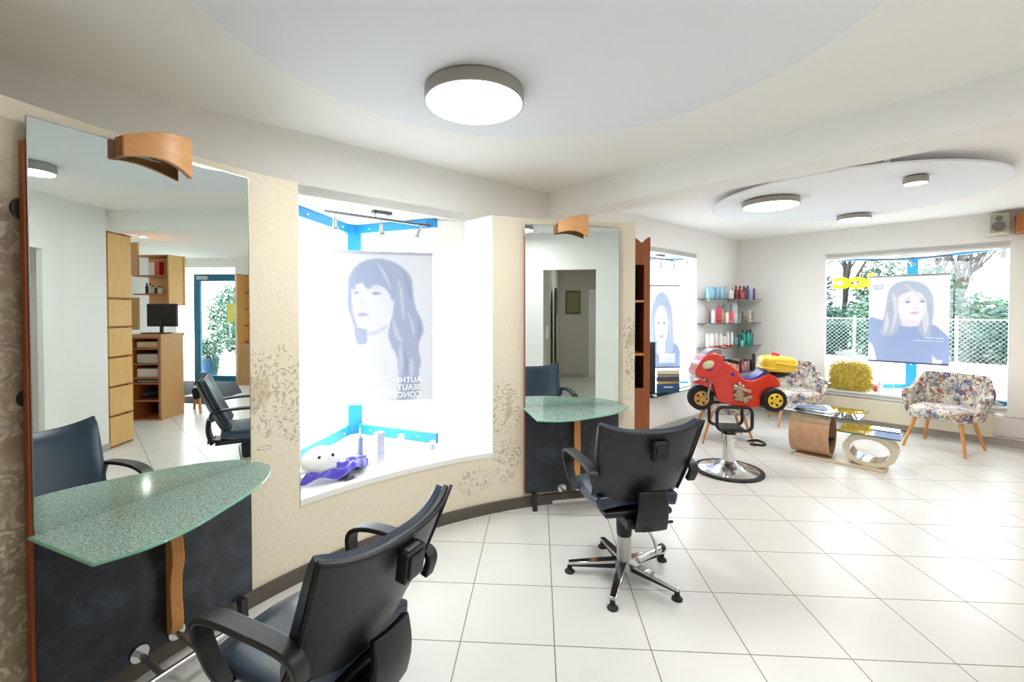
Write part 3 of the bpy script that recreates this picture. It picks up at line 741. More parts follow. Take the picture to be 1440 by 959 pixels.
for sy in (-1, 1): MB().tube([(BX(300), sy*.165, BZ(145)), (BX(352), sy*.215, BZ(155))], .018, 12).obj('grip', M['black_rubber'], bk)
def toy_wheel(cx, cy, yy, r, w, rimm):
    c = (BX(cx), yy, BZ(cy))
    o = MB().lathe([(r*.62, -w), (r*.92, -w), (r, -w*.6), (r, w*.6), (r*.92, w), (r*.62, w)], c, 32, 'y').obj('wheel', M['black_rubber'], bk, bev=.006)
    q = MB().lathe([(r*.60, -w-.004), (r*.55, -w-.01), (r*.2, -w-.002), (r*.15, -w-.014), (.001, -w-.014)], c, 28, 'y', cap=False)
    q.lathe([(.001, w+.014), (r*.15, w+.014), (r*.2, w+.002), (r*.55, w+.01), (r*.60, w+.004)], c, 28, 'y', cap=False)
    q.cyl(c, r*.14, -w-.002, w+.002, 16, 'y'); q.obj('rim', rimm, o)
    for k in range(5):
        a = 2*PI*k/5; MB().cyl((c[0]+r*.38*math.cos(a), yy, c[2]+r*.38*math.sin(a)), r*.10, -w-.0095, w+.0095, 14, 'y').obj('rim_hole', M['black_rubber'], o)
toy_wheel(168, 382, 0, .122, .045, M['toy_gold'])
toy_wheel(572, 372, -.125, .112, .04, M['toy_yellow'])
toy_wheel(572, 372, .125, .112, .04, M['toy_yellow'])
def loop(x0, x1, z0, z1, y, r=.055):
    pts = []
    for cx, cz, a0 in ((x1-r, z1-r, 0), (x0+r, z1-r, 90), (x0+r, z0+r, 180), (x1-r, z0+r, 270)):
        for k in range(7): a = R_(a0+15*k); pts.append((cx+r*math.cos(a), y, cz+r*math.sin(a)))
    return pts
for y in (-.12, .12): MB().tube(loop(-.15, .17, .43, .655, y), .0155, 10, True, up=(0, 1, 0)).obj('frame_loop', M['black_plastic'], bk)
b_ = MB().box(-.10, .12, -.13, .13, .425, .445); b_.box(-.05, .07, -.06, .06, .39, .43); b_.obj('support_plate', M['black_plastic'], bk, bev=.01)
c_ = MB().lathe([(.055, .10), (.05, .30), (.05, .33)], seg=24); c_.obj('column', M['chrome'], bk)
MB().lathe([(.068, .315), (.068, .375), (.04, .385), (.04, .40)], seg=24).obj('column_collar', M['chrome'], bk, smooth=40)
MB().lathe([(.30, .018), (.24, .028), (.14, .05), (.085, .085), (.062, .11)], seg=56).obj('base_disc', M['chrome'], bk, smooth=60)
MB().lathe([(.30, .0), (.318, .003), (.318, .018), (.30, .022)], seg=56).obj('base_rim', M['black_rubber'], bk)
q = MB()
for sy in (-.035, .035): q.tube([(.04, sy-.04, .335), (.20, sy-.085, .30)], .008)
q.obj('foot_rest_arm', M['chrome'], bk)
MB().tube(cr([(.15, -.13, .31), (.25, -.17, .315), (.285, -.12, .32), (.25, -.03, .32), (.16, -.04, .31)], 5), .013).obj('foot_rest', M['black_plastic'], bk)

# ------------------------------------------------------------------ patchwork armchairs (local: faces +y)
def armchair(label, loc, rz):
    t = thing('armchair', label, 'armchair', loc, rz, 'patchwork armchairs')
    def prof(a):            # a in [-1,1] along the tub
        ax = abs(a)
        k = min(1, max(0, (ax-.36)/.22)); k = k*k*(3-2*k)
        h = .845*(1-k)+.645*k
        e = max(0, (ax-.88)/.12); h -= .06*e*e
        return h
    def f(u, v):
        a = 2*u-1; th = R_(122)*a
        rx, ry = .325, .275
        n = 2.6; c, s = math.cos(th), math.sin(th)
        k = (abs(s)**n+abs(c)**n)**(-1/n)
        x = rx*s*k; y = -ry*c*k
        if c < 0: y *= .85
        h = prof(a); z0 = .365+.015*abs(a)
        z = z0+(h-z0)*v
        lean = (z-.36)
        bk = max(0, c)
        y2 = y-.17*lean*bk; x2 = x*(.86+.28*min(1, v*1.1)*.6+.0)
        return (x2, y2, z)
    MB().surf(f, 56, 18, -.042).obj('shell', M['fabric'], t, smooth=80, bev=.014, seg=3)
    MB().ell((0, .01, .375), .285, .275, .035, 40, 8, .6).obj('shell_base', M['fabric'], t, smooth=80)
    MB().ell((0, .03, .435), .262, .272, .058, 44, 14, .5).obj('seat_cushion', M['fabric'], t, smooth=80)
    for sx in (-1, 1):
        for sy, yy in ((1, .19), (-1, -.18)):
            top = (sx*.19, yy*.9, .37); bot = (sx*.265, yy+sy*.10, 0)
            MB().tube([bot, tuple((np.array(bot)+np.array(top))/2), top], lambda q: .0125+.0085*q, 12).obj('leg', M['wood_leg'], t)
    return t
armchair('patchwork armchair with its back to the big window, standing alone by the radiator', (4.975, 4.97, 0), R_(208-90))
armchair('patchwork armchair in the corner, between the toy motorcycle and the yellow fur cushion', (3.97, 6.08, 0), R_(252-90))
armchair('patchwork armchair mostly hidden behind the toy motorcycle, only its wooden legs clear', (2.60, 5.34, 0), R_(-12-90))

# ------------------------------------------------------------------ coffee table
ct = thing('coffee_table', 'glass coffee table on a bent wood cylinder and a cream ring', 'coffee table', (3.46, 4.55, 0), R_(-46.5))
MB().box(-.385, .385, -.15, .15, 0, .028).obj('base_plate', mat('table_base', 'd9c9ae', .3), ct, bev=.006)
gt = MB().box(-.80, .19, -.20, .40, .482, .494).obj('upper_glass', M['table_glass'], ct, bev=.002)
MB().sweep([(-.80, -.20, .488), (.19, -.20, .488), (.19, .40, .488), (-.80, .40, .488)], [(-.0015, -.0065), (.0015, -.0065), (.0015, .0065), (-.0015, .0065)], True).obj('glass_rim', M['glass_edge'], gt, smooth=0)
gt = MB().box(.0, .50, -.17, .32, .345, .355).obj('lower_glass', M['table_glass'], ct, bev=.002)
MB().sweep([(.0, -.17, .35), (.50, -.17, .35), (.50, .32, .35), (.0, .32, .35)], [(-.0015, -.0055), (.0015, -.0055), (.0015, .0055), (-.0015, .0055)], True).obj('glass_rim', M['glass_edge'], gt, smooth=0)
def ring_x(r0z, r0y, th, x0, x1, cz, a0=0, a1=360, n=64):
    mb = MB(); vs = []; fs = []
    for k in range(n+1):
        a = R_(a0+(a1-a0)*k/n)
        for rr in (0, th):
            for x in (x0, x1): vs.append((x, (r0y-rr)*math.cos(a), cz+(r0z-rr)*math.sin(a)))
    for k in range(n):
        a = 4*k; b = a+4
        fs += [(a, b, b+1, a+1), (a+2, a+3, b+3, b+2), (a, a+2, b+2, b), (a+1, b+1, b+3, a+3)]
    fs += [(0, 1, 3, 2), (4*n, 4*n+2, 4*n+3, 4*n+1)]
    return mb.add(vs, fs)
ring_x(.227, .20, .018, -.42, -.06, .255).obj('wood_cylinder', M['wood_table'], ct, smooth=50)
MB().box(-.41, -.07, -.155, .155, .18, .19).obj('inner_shelf', M['black_int'], ct)
def ring_y(rz, rx, th, y0, y1, cx, cz, n=64):
    mb = MB(); vs = []; fs = []
    for k in range(n):
        a = 2*PI*k/n
        for rr in (0, th):
            for y in (y0, y1): vs.append((cx+(rx-rr)*math.cos(a), y, cz+(rz-rr*.85)*math.sin(a)))
    for k in range(n):
        a = 4*k; b = 4*((k+1) % n)
        fs += [(a, a+1, b+1, b), (a+2, b+2, b+3, a+3), (a, b, b+2, a+2), (a+1, a+3, b+3, b+1)]
    return mb.add(vs, fs)
ring_y(.158, .215, .05, -.12, .12, .26, .186).obj('cream_ring', M['cream_gloss'], ct, smooth=50)
ring_y(.115, .163, .004, -.118, .118, .26, .186).obj('ring_lining', M['chrome'], ct, smooth=50)
# magazines
def paper(name, label, cat, c, rz, w, d, h, cov, z, group=None):
    t = thing(name, label, cat, (c[0], c[1], z), rz, group)
    MB().box(-w/2, w/2, -d/2, d/2, 0, h).obj('pages', M['white_trim'], t, bev=.001)
    MB().box(-w/2-.002, w/2+.002, -d/2-.002, d/2+.002, h, h+.0015).obj('cover', cov, t)
    return t
def magcov(name, a, b, s=9):
    t = NT(name); nz = t.noise(t.obj(), s, 2); return t.done(t.n('ShaderNodeBsdfPrincipled', {'Base Color': t.ramp(nz, [(.42, lin(a)), (.55, lin(b))]), 'Roughness': .5}))
def ctw(a, b): c, s = math.cos(R_(-46.5)), math.sin(R_(-46.5)); return (3.46+a*c-b*s, 4.55+a*s+b*c)
paper('magazine', 'lowest blue and white magazine on the glass coffee table', 'magazine', ctw(-.19, .03), R_(-60), .29, .21, .006, magcov('mag_a', '6f9ac4', 'e8eef4'), .4945, 'magazines on the coffee table')
paper('magazine', 'dark navy magazine lying crosswise on top of the other two', 'magazine', ctw(-.27, .06), R_(-30), .28, .20, .008, magcov('mag_b', '2a3a5a', '7188a8'), .5105, 'magazines on the coffee table')
paper('magazine', 'pale magazine with a dark edge in the middle of the small pile', 'magazine', ctw(-.27, .06), R_(-48), .29, .21, .006, magcov('mag_c', 'c8ccd4', '3f6c9e'), .5025, 'magazines on the coffee table')
# ------------------------------------------------------------------ corner glass shelves with hair products
SHZ = [1.752, 1.40, 1.048, .662]
SHN = ['top', 'second', 'third', 'lowest']
def WT(S, o): return Wp(S, o)
for z, nm in zip(SHZ, SHN):
    t = thing('glass_shelf', {'top': 'topmost corner glass shelf, under the pale blue cans and red bottles', 'second': 'corner glass shelf carrying the tall white box and coral boxes',
              'third': 'corner glass shelf carrying white cans with red bases and teal bottles', 'lowest': 'lowest corner glass shelf, behind the toy motorcycle seat'}[nm], 'shelf', (0, 0, 0), 0, 'corner glass shelves')
    P = [Wp(3.08, -.004), Wp(3.12, -.15), Wp(3.42, -.34), Wp(4.1, -.38), Wp(KS-.008, -.38), Wp(KS-.008, -.004)]
    MB().prism(P, z-.008, z).obj('pane', M['shelf_glass'], t, smooth=0)
    MB().tube([p+(z-.004,) for p in P[:5]], .0052, 6).obj('pane_edge', M['glass_edge'], t)
    for s in (3.25, 4.1): MB().at(P0[0], P0[1], 0, AW).box(s-.01, s+.01, -.10, 0, z-.022, z-.008).obj('bracket', M['chrome_dull'], t)
prods = {}
def pm(c, rough=.35):
    k = (c, rough)
    if k not in prods: prods[k] = mat('product_'+c, c, rough, coat=.2)
    return prods[k]
def bottle(name, label, cat, loc, r, h, col, cap, kind='can', group=None, rz=0):
    t = thing(name, label, cat, loc, rz, group)
    if kind == 'can':
        MB().lathe([(r*.94, 0), (r, .006), (r, h*.80), (r*.9, h*.84)], seg=16).obj('body', pm(col), t, smooth=50)
        MB().lathe([(r*.86, h*.84), (r*.86, h*.985), (r*.75, h)], seg=16).obj('cap', pm(cap), t, smooth=50)
    elif kind == 'bottle':
        MB().lathe([(r*.9, 0), (r, .008), (r, h*.62), (r*.75, h*.74), (r*.4, h*.79), (r*.4, h*.84)], seg=16).obj('body', pm(col), t, smooth=50)
        MB().lathe([(r*.5, h*.83), (r*.5, h*.97), (r*.42, h)], seg=16).obj('cap', pm(cap), t, smooth=50)
    elif kind == 'box':
        MB().box(-r, r, -r*.7, r*.7, 0, h).obj('carton', pm(col), t, bev=.0015)
        MB().box(-r*1.004, r*1.004, -r*.706, r*.706, h*.06, h*.2).obj('printed_band', pm(cap), t)
    elif kind == 'based':
        MB().lathe([(r, 0), (r, h*.10)], seg=16).obj('base_ring', pm(cap), t)
        MB().lathe([(r, h*.10), (r, h*.80), (r*.9, h*.83), (r*.8, h*.84), (r*.8, h)], seg=16).obj('body', pm(col), t, smooth=50)
    elif kind == 'jar':
        MB().lathe([(r*.95, 0), (r, .004), (r, h*.65)], seg=18).obj('body', pm(col), t)
        MB().lathe([(r*1.03, h*.65), (r*1.03, h)], seg=18).obj('cap', pm(cap), t)
    return t
G = 'hair products on the corner shelves'
rows = [
 (0, [(3.0, -.12, .026, .175, '8fc7e4', '7db8dc', 'can', 'pale blue spray can at the open end of the topmost corner shelf'),
  (3.13, -.12, .026, .175, '8fc7e4', '7db8dc', 'can', 'pale blue spray can, second from the open end of the topmost corner shelf'),
  (3.25, -.12, .026, .175, '8fc7e4', '7db8dc', 'can', 'pale blue spray can, third from the open end of the topmost corner shelf'),
  (3.37, -.13, .027, .18, 'a2d0e8', '8fc2e0', 'can', 'wider pale blue spray can beside the silver tube, topmost corner shelf'),
  (3.50, -.15, .027, .19, 'c3ced4', 'aab4bc', 'bottle', 'silver grey bottle between pale blue and white ones, topmost corner shelf'),
  (3.56, -.21, .024, .16, 'dfe6ea', 'c0c8d0', 'can', 'off-white can in front of the silver grey bottle, topmost corner shelf'),
  (3.66, -.18, .025, .165, 'e4e6df', '4a8a4c', 'bottle', 'white bottle with a green cap, topmost corner shelf'),
  (3.76, -.19, .028, .205, '8e1f26', '5c1218', 'bottle', 'dark red bottle nearest the green capped one, topmost corner shelf'),
  (3.86, -.20, .028, .205, 'a4262a', '5c1218', 'bottle', 'dark red bottle in the middle of the three, topmost corner shelf'),
  (3.96, -.22, .028, .205, '7c1c26', '4c1018', 'bottle', 'dark red bottle nearest the violet bottles, topmost corner shelf'),
  (3.90, -.29, .026, .11, 'c8626e', '8a2430', 'box', 'short pink carton in front of the dark red bottles'),
  (4.06, -.24, .028, .215, '5a5c9e', '484a86', 'bottle', 'tall violet bottle beside the dark red ones, topmost corner shelf'),
  (4.14, -.26, .030, .19, '6e74ac', '565c98', 'can', 'violet can behind the corner of the topmost shelf'),
  (4.18, -.33, .024, .175, '5a619c', '474d84', 'box', 'violet carton at the wall end of the topmost corner shelf'),
  (4.25, -.30, .020, .170, '4a5088', '3c4070', 'box', 'narrow indigo carton touching the gable wall, topmost corner shelf')]),
 (1, [(3.13, -.12, .027, .20, 'e8e4ee', 'd4cedc', 'can', 'white can at the open end of the second corner shelf'),
  (3.27, -.13, .045, .23, 'e4586a', 'c8404e', 'box', 'large coral carton on the second corner shelf'),
  (3.40, -.15, .027, .215, 'eae2d4', 'd8cebc', 'bottle', 'tall cream bottle beside the large coral carton'),
  (3.46, -.20, .024, .16, 'f0ead8', 'd8cebc', 'can', 'short cream can in front of the tall cream bottle'),
  (3.53, -.17, .024, .165, 'efe8dc', 'c8b8a0', 'can', 'short cream can behind the small coral carton'),
  (3.58, -.23, .040, .17, 'e86070', 'f0a0a4', 'box', 'smaller coral carton in front of the tall white box'),
  (3.72, -.28, .026, .145, 'b8c6cc', '9cb0b8', 'box', 'small grey-blue carton in front of the tall white box'),
  (3.76, -.16, .050, .285, 'e6ebf0', 'd2dae2', 'box', 'tallest white carton on the second corner shelf'),
  (3.93, -.17, .052, .285, 'cdd6de', 'b8c4d0', 'box', 'tall grey-white carton beside the tallest white one'),
  (4.06, -.25, .018, .16, '5a5c5e', '3a3c3e', 'bottle', 'slim dark grey bottle on the second corner shelf'),
  (4.12, -.27, .020, .14, '9a8e70', 'c8bca0', 'bottle', 'small olive bottle on the second corner shelf'),
  (4.16, -.31, .028, .185, 'cfc8a8', 'e0dccc', 'bottle', 'cream bottle near the wall end of the second corner shelf'),
  (4.25, -.31, .034, .165, 'a8a294', 'd8d4c8', 'box', 'beige framed carton at the wall end of the second corner shelf')]),
 (2, [(2.99+.11, -.11, .026, .20, 'f2f0ee', 'd84a38', 'based', 'white can with a red base at the open end of the third corner shelf'),
  (3.21, -.13, .026, .20, 'f2f0ee', 'd84a38', 'based', 'white can with a red base, second on the third corner shelf'),
  (3.31, -.15, .026, .20, 'f2f0ee', 'd84a38', 'based', 'white can with a red base, third on the third corner shelf'),
  (3.41, -.17, .029, .20, 'f2f0ee', 'd84a38', 'based', 'wider white can with a red base on the third corner shelf'),
  (3.49, -.19, .034, .155, 'f0e8e4', 'c83a30', 'box', 'white and red carton beside the wide white can'),
  (3.58, -.19, .024, .21, 'f2efee', 'c8463a', 'based', 'slim white tube with a red base beside the carton'),
  (3.68, -.21, .024, .21, 'f4f2f0', 'd0382c', 'based', 'slim white tube next to the teal jars on the third corner shelf'),
  (3.76, -.22, .032, .13, '78b4b0', '2c8480', 'box', 'pale teal box on the third corner shelf'),
  (3.84, -.24, .030, .16, '17584e', '0e4038', 'bottle', 'dark green bottle on the third corner shelf'),
  (3.80, -.31, .024, .085, 'a8d4d2', '5aa8a4', 'box', 'small pale teal carton in front of the dark green bottle'),
  (3.93, -.25, .032, .235, '1d9a8c', '0e3a36', 'bottle', 'first tall teal bottle with a dark cap'),
  (4.02, -.28, .034, .235, '23a294', '0e3a36', 'bottle', 'middle tall teal bottle with a dark cap'),
  (4.11, -.30, .032, .235, '1b8f82', '0e3a36', 'bottle', 'tall teal bottle with a dark cap, closest to the gable wall'),
  (4.18, -.26, .032, .19, '1c4640', '102c28', 'box', 'dark green carton behind the teal bottles'),
  (4.25, -.31, .028, .18, '2c3c3c', '1c2828', 'box', 'near-black carton at the wall end of the third corner shelf')]),
 (3, [(3.60, -.20, .036, .15, 'dca890', 'ecd0c0', 'box', 'peach carton nearest the toy motorcycle handlebar'),
  (3.69, -.20, .036, .185, 'e0b49c', 'f0d8c8', 'box', 'tall peach carton on the lowest corner shelf'),
  (3.80, -.22, .040, .185, 'd8a488', 'ecccb8', 'box', 'broad peach carton on the lowest corner shelf'),
  (3.91, -.24, .028, .16, '7a2c38', '5c1c28', 'bottle', 'maroon bottle on the lowest corner shelf'),
  (3.94, -.31, .024, .11, 'c07880', '8c3c48', 'box', 'small dusky pink carton in front of the maroon bottle'),
  (4.02, -.27, .030, .17, 'c898a4', '4a1c28', 'bottle', 'dusky pink bottle with a dark cap on the lowest corner shelf'),
  (4.10, -.28, .030, .165, 'c08c90', '6a2834', 'can', 'rose can on the lowest corner shelf'),
  (4.16, -.32, .026, .16, '2a2428', '141214', 'can', 'short black can on the lowest corner shelf'),
  (4.24, -.28, .030, .24, '2e3034', '1a1c20', 'box', 'tall black carton at the wall end of the lowest corner shelf')])]
SO = [[(3.16, -.12), (3.295, -.12), (3.40, -.13), (3.50, -.15), (3.62, -.17), (3.62, -.23), (3.764, -.20), (3.852, -.22), (3.945, -.24), (4.048, -.26), (3.83, -.325), (4.144, -.28), (4.20, -.22), (4.25, -.33), (4.345, -.30)],
 [(3.314, -.12), (3.453, -.14), (3.548, -.16), (3.53, -.225), (3.643, -.17), (3.62, -.255), (3.63, -.315), (3.86, -.20), (3.97, -.13), (3.99, -.27), (4.09, -.28), (4.15, -.30), (4.26, -.31)],
 [(3.146, -.12), (3.284, -.12), (3.401, -.13), (3.488, -.15), (3.57, -.18), (3.668, -.18), (3.764, -.20), (3.83, -.24), (3.925, -.24), (3.83, -.325), (4.055, -.25), (4.14, -.28), (4.23, -.29), (4.27, -.20), (4.345, -.27)],
 [(3.69, -.20), (3.78, -.23), (3.90, -.23), (3.98, -.25), (3.88, -.325), (4.07, -.27), (4.154, -.28), (4.231, -.31), (4.34, -.30)]]
for k, items in rows:
    for (s, o), (_a, _b, r, h, c, cp, kd, lb) in zip(SO[k], items):
        x, y = Wp(s, o)
        bottle('product_carton' if kd == 'box' else 'product_bottle', lb, 'hair product', (x, y, SHZ[k]+.0005), r, h, c, cp, kd, G, AW+R_(20))

# ------------------------------------------------------------------ spot rails in the window heads
def spot_rail(label, F, x0, x1, y, zc, spots, tilt):
    t = thing('spot_rail', label, 'spotlight rail', (0, 0, 0), 0, 'spot rails in the window heads')
    m = F(); xm = (x0+x1)/2
    m.box(x0, x1, y-.010, y+.010, zc-.068, zc-.050).obj('bar', M['rail_metal'], t)
    F().box(xm-.075, xm+.075, y-.03, y+.03, zc-.026, zc-.001).obj('canopy', M['rail_metal'], t, bev=.005)
    s = F()
    for k in (-.05, .05): s.cyl((xm+k, y, 0), .006, zc-.058, zc-.02, 10)
    s.obj('stem', M['chrome_dull'], t)
    for x, a in zip(spots, tilt):
        T = F().T @ Matrix.Translation((x, y, zc-.066)) @ Matrix.Rotation(R_(a), 4, 'Y')
        q = MB(); q.T = T; q.cyl((0, 0, 0), .006, -.03, .01, 10)
        q.lathe([(.016, -.095), (.016, -.04), (.010, -.028)], seg=18); q.lathe([(.029, -.113), (.025, -.100), (.016, -.092)], seg=20)
        sp = q.obj('spotlight', M['chrome_dull'], t, smooth=40)
        q = MB(); q.T = T; q.lathe([(.024, -.1145), (.001, -.1145)], seg=18, cap=False); q.obj('spot_lens', M['white_trim'], sp)
    return t
spot_rail('three-head spot rail in the big window beside the chairs', WM, -2.07, -1.24, .12, 2.333, (-2.0, -1.66, -1.32), (0, -4, 22))
spot_rail('spot rail in the window behind the orange shelf unit', WM, 1.88, 2.68, .12, 2.333, (1.95, 2.30, 2.65), (10, 4, 12))
spot_rail('three-head spot rail in the far window above the patchwork armchair', BM, 1.66, 2.50, .12, 2.333, (1.72, 2.07, 2.42), (-25, -35, 32))
for F, x, lb, z in ((WM, W1[1]-.05, 'small white sensor box high in the big window beside the chairs', 2.33), (WM, W2[1]-.2, 'small white sensor box high in the window by the product shelves', HEAD), (BM, W3[1]-.05, 'small white sensor box high in the far window corner', 2.30)):
    q = F(); q.box(x-.025, x+.025, .03, .08, z-.10, z-.005); o = q.obj('sensor_box', M['white_trim'], bev=.005); tag(o, lb, 'sensor', 'window sensors')

# ------------------------------------------------------------------ hanging portrait posters
def fill(img, poly, col, alpha=1.0, blur=0, n=6, smooth=True):
    H, W, _ = img.shape
    P = np.array(cr(poly, n, True) if smooth else poly)
    yy, xx = np.mgrid[0:H, 0:W]; X = (xx+.5)/W; Y = (yy+.5)/H
    ins = np.zeros((H, W), bool); m = len(P); j = m-1
    for i in range(m):
        xi, yi = P[i]; xj, yj = P[j]
        if yi != yj:
            c = ((yi > Y) != (yj > Y)) & (X < (xj-xi)*(Y-yi)/(yj-yi)+xi); ins ^= c
        j = i
    a = ins.astype(float)
    for _ in range(blur):
        p = np.pad(a, 1, mode='edge'); a = (p[:-2, 1:-1]+p[2:, 1:-1]+p[1:-1, :-2]+p[1:-1, 2:]+p[1:-1, 1:-1])/5
    a = (a*alpha)[..., None]
    img[:] = img*(1-a)+np.array(lin(col)[:3])*a
def poster(label, A, B, z0, z1, img, rails):
    """A,B: world xy of the picture's left and right edge; img rows from the top"""
    t = thing('hanging_poster', label, 'poster', (A[0], A[1], 0), math.atan2(B[1]-A[1], B[0]-A[0]), 'portrait posters hanging in the windows')
    w = math.hypot(B[0]-A[0], B[1]-A[1]); H, W, _ = img.shape
    vs = [(w*i/W, 0, z1-(z1-z0)*j/H) for j in range(H+1) for i in range(W+1)]
    fs = [(j*(W+1)+i, (j+1)*(W+1)+i, (j+1)*(W+1)+i+1, j*(W+1)+i+1) for j in range(H) for i in range(W)]
    me = bpy.data.meshes.new('print'); me.from_pydata(vs, [], fs)
    ca = me.color_attributes.new('paint', 'FLOAT_COLOR', 'CORNER')
    c = np.ones((H*W, 4, 4)); c[:, :, :3] = img.reshape(-1, 1, 3)
    ca.data.foreach_set('color', c.ravel().astype(np.float32))
    me.materials.append(M['print'])
    o = bpy.data.objects.new('print', me); COL.objects.link(o); o.parent = t
    MB().box(-.005, w+.005, -.008, .008, z1-.004, z1+.018).obj('top_rail', rails[0], t, bev=.003)
    MB().box(-.005, w+.005, -.007, .007, z0-.016, z0+.004).obj('bottom_rail', rails[1], t, bev=.003)
    q = MB()
    for x in (.06, w-.06): q.tube([(x, 0, z1+.015), (x, 0, 2.33)], .0012, 4)
    q.obj('cord', M['grey_metal'], t)
    return t, w
def words(t, lines, x, z, size, m, mirror=True, align='LEFT', gap=1.15, y=-.003, bold=0):
    res = []
    for k, s in enumerate(lines):
        c = bpy.data.curves.new('printed_text', 'FONT'); c.body = s; c.size = size; c.align_x = align; c.offset = bold; c.extrude = .0004
        o0 = bpy.data.objects.new('tmp', c); COL.objects.link(o0); c.materials.append(m)
        me = bpy.data.meshes.new_from_object(o0.evaluated_get(bpy.context.evaluated_depsgraph_get())); bpy.data.objects.remove(o0)
        o = bpy.data.objects.new('printed_text', me); COL.objects.link(o)
        o.parent = t; o.rotation_euler = (R_(90), 0, 0); o.scale = (-1 if mirror else 1, 1, 1); o.location = (x, y, z-k*size*gap); res.append(o)
    return res
W_, H_ = 150, 208
def canvas(c): return np.ones((H_, W_, 3))*np.array(lin(c)[:3])
def U1(L): return [((a-80)/592, (b-62)/826) for a, b in L]
BG, HR, SK, LP, FD = 'f4f3fa', 'b4bcd6', 'efedf6', 'd2c2de', 'a4acc8'
im = canvas(BG)
fill(im, U1([(225, 480), (260, 470), (300, 480), (292, 560), (240, 562), (228, 520)]), HR, .9, 2)
fill(im, U1([(190, 240), (200, 180), (250, 120), (330, 92), (420, 98), (500, 140), (548, 200), (558, 290), (575, 370), (608, 440), (616, 500), (590, 560), (590, 620), (602, 670), (588, 730), (592, 800), (575, 870), (460, 880), (452, 780), (462, 660), (425, 580), (408, 510), (425, 440), (440, 370), (400, 260), (300, 240), (215, 300), (200, 400), (190, 350)]), HR, .95, 2)
fill(im, U1([(190, 300), (215, 300), (222, 380), (240, 460), (228, 480), (200, 400)]), HR, .9, 2)
fill(im, U1([(212, 262), (230, 236), (300, 232), (400, 262), (442, 300), (440, 370), (405, 430), (350, 470), (290, 482), (248, 462), (224, 410), (212, 340)]), SK, 1, 2)
fill(im, U1([(296, 490), (350, 480), (415, 455), (410, 520), (430, 580), (462, 660), (452, 880), (190, 880), (185, 720), (235, 590), (292, 560)]), 'f1eff8', 1, 3)
fill(im, U1([(296, 500), (350, 486), (405, 455), (402, 480), (350, 510), (300, 520)]), FD, .35, 4)
fill(im, U1([(205, 235), (240, 150), (330, 120), (420, 160), (452, 260), (440, 330), (405, 262), (350, 232), (300, 262), (268, 205), (232, 240), (214, 262)]), HR, .95, 2)
for q in ([(272, 240), (300, 262), (290, 200)], [(232, 262), (215, 270), (222, 225)]): fill(im, U1(q), HR, .8, 1, smooth=False)
fill(im, U1([(218, 282), (236, 272), (256, 280), (238, 290)]), FD, .8, 1); fill(im, U1([(318, 284), (345, 273), (376, 284), (346, 293)]), FD, .85, 1)
fill(im, U1([(214, 258), (236, 250), (262, 262), (236, 258)]), FD, .45, 1); fill(im, U1([(312, 262), (348, 248), (388, 266), (348, 256)]), FD, .5, 1)
fill(im, U1([(256, 340), (270, 335), (285, 344), (270, 348)]), FD, .4, 2); fill(im, U1([(262, 285), (268, 335), (258, 338)]), FD, .18, 2)
fill(im, U1([(240, 400), (262, 388), (285, 392), (306, 402), (275, 412), (250, 410)]), LP, 1, 1); fill(im, U1([(242, 402), (275, 399), (304, 403), (275, 404)]), FD, .6, 0)
for q in ([(470, 200), (500, 300), (505, 420), (495, 420), (480, 300)], [(520, 380), (560, 460), (560, 540), (545, 470)], [(480, 560), (500, 650), (480, 760), (470, 650)], [(540, 640), (560, 700), (545, 780), (530, 700)], [(350, 110), (400, 170), (430, 260), (385, 180)], [(440, 420), (470, 500), (500, 560), (450, 520)]):
    fill(im, U1(q), 'd9dcea', .75, 2)
for q in ([(500, 160), (540, 240), (545, 330), (520, 260)], [(580, 420), (602, 480), (580, 560), (585, 480)], [(500, 600), (530, 680), (515, 790), (505, 690)], [(290, 110), (260, 160), (240, 220), (262, 140)]):
    fill(im, U1(q), '98a2c4', .5, 2)
fill(im, U1([(395, 620), (400, 700), (385, 760), (390, 690)]), 'dcd6ec', .5, 3); fill(im, U1([(322, 780), (312, 802), (304, 800)]), FD, .5, 1)
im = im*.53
pt1, w1 = poster('large pale portrait poster of a long-haired woman in the big window beside the chairs', Wp(-1.955, .42), Wp(-1.255, .052), .87, 2.03, im, (mat('rail_grey', 'a8a8b4', .4), mat('rail_white', 'e0e0ea', .4)))
words(pt1, ['AUTHENTIC', 'BEAUTY', 'CONCEPT'], w1*.885, 1.015, .062, M['white_trim'], align='LEFT', gap=.95)
# poster 3
def U3(L): return [((a-264)/362, (b-180)/392) for a, b in L]
im = canvas('eceaf4')
fill(im, U3([(345, 330), (352, 270), (375, 222), (430, 203), (500, 212), (545, 250), (560, 310), (556, 380), (548, 452), (520, 458), (490, 430), (450, 410), (400, 430), (350, 458), (318, 442), (332, 380)]), 'b6bacb', .95, 2)
fill(im, U3([(400, 300), (412, 268), (470, 250), (515, 270), (532, 320), (525, 370), (500, 398), (470, 412), (436, 400), (412, 372)]), 'ecdfe6', 1, 2)
fill(im, U3([(425, 380), (500, 390), (492, 420), (470, 428), (430, 420)]), 'e2d4de', 1, 2)
fill(im, U3([(262, 386), (312, 376), (380, 400), (430, 408), (480, 408), (548, 396), (590, 420), (630, 470), (630, 580), (262, 580)]), '9aa6c8', 1, 1)
fill(im, U3([(345, 330), (360, 300), (402, 290), (400, 340), (408, 400), (392, 440), (352, 456), (322, 444), (335, 390)]), 'b3b6c6', .95, 2)
fill(im, U3([(530, 300), (556, 330), (552, 400), (545, 452), (518, 456), (494, 420), (510, 370), (528, 340)]), 'b3b6c6', .95, 2)
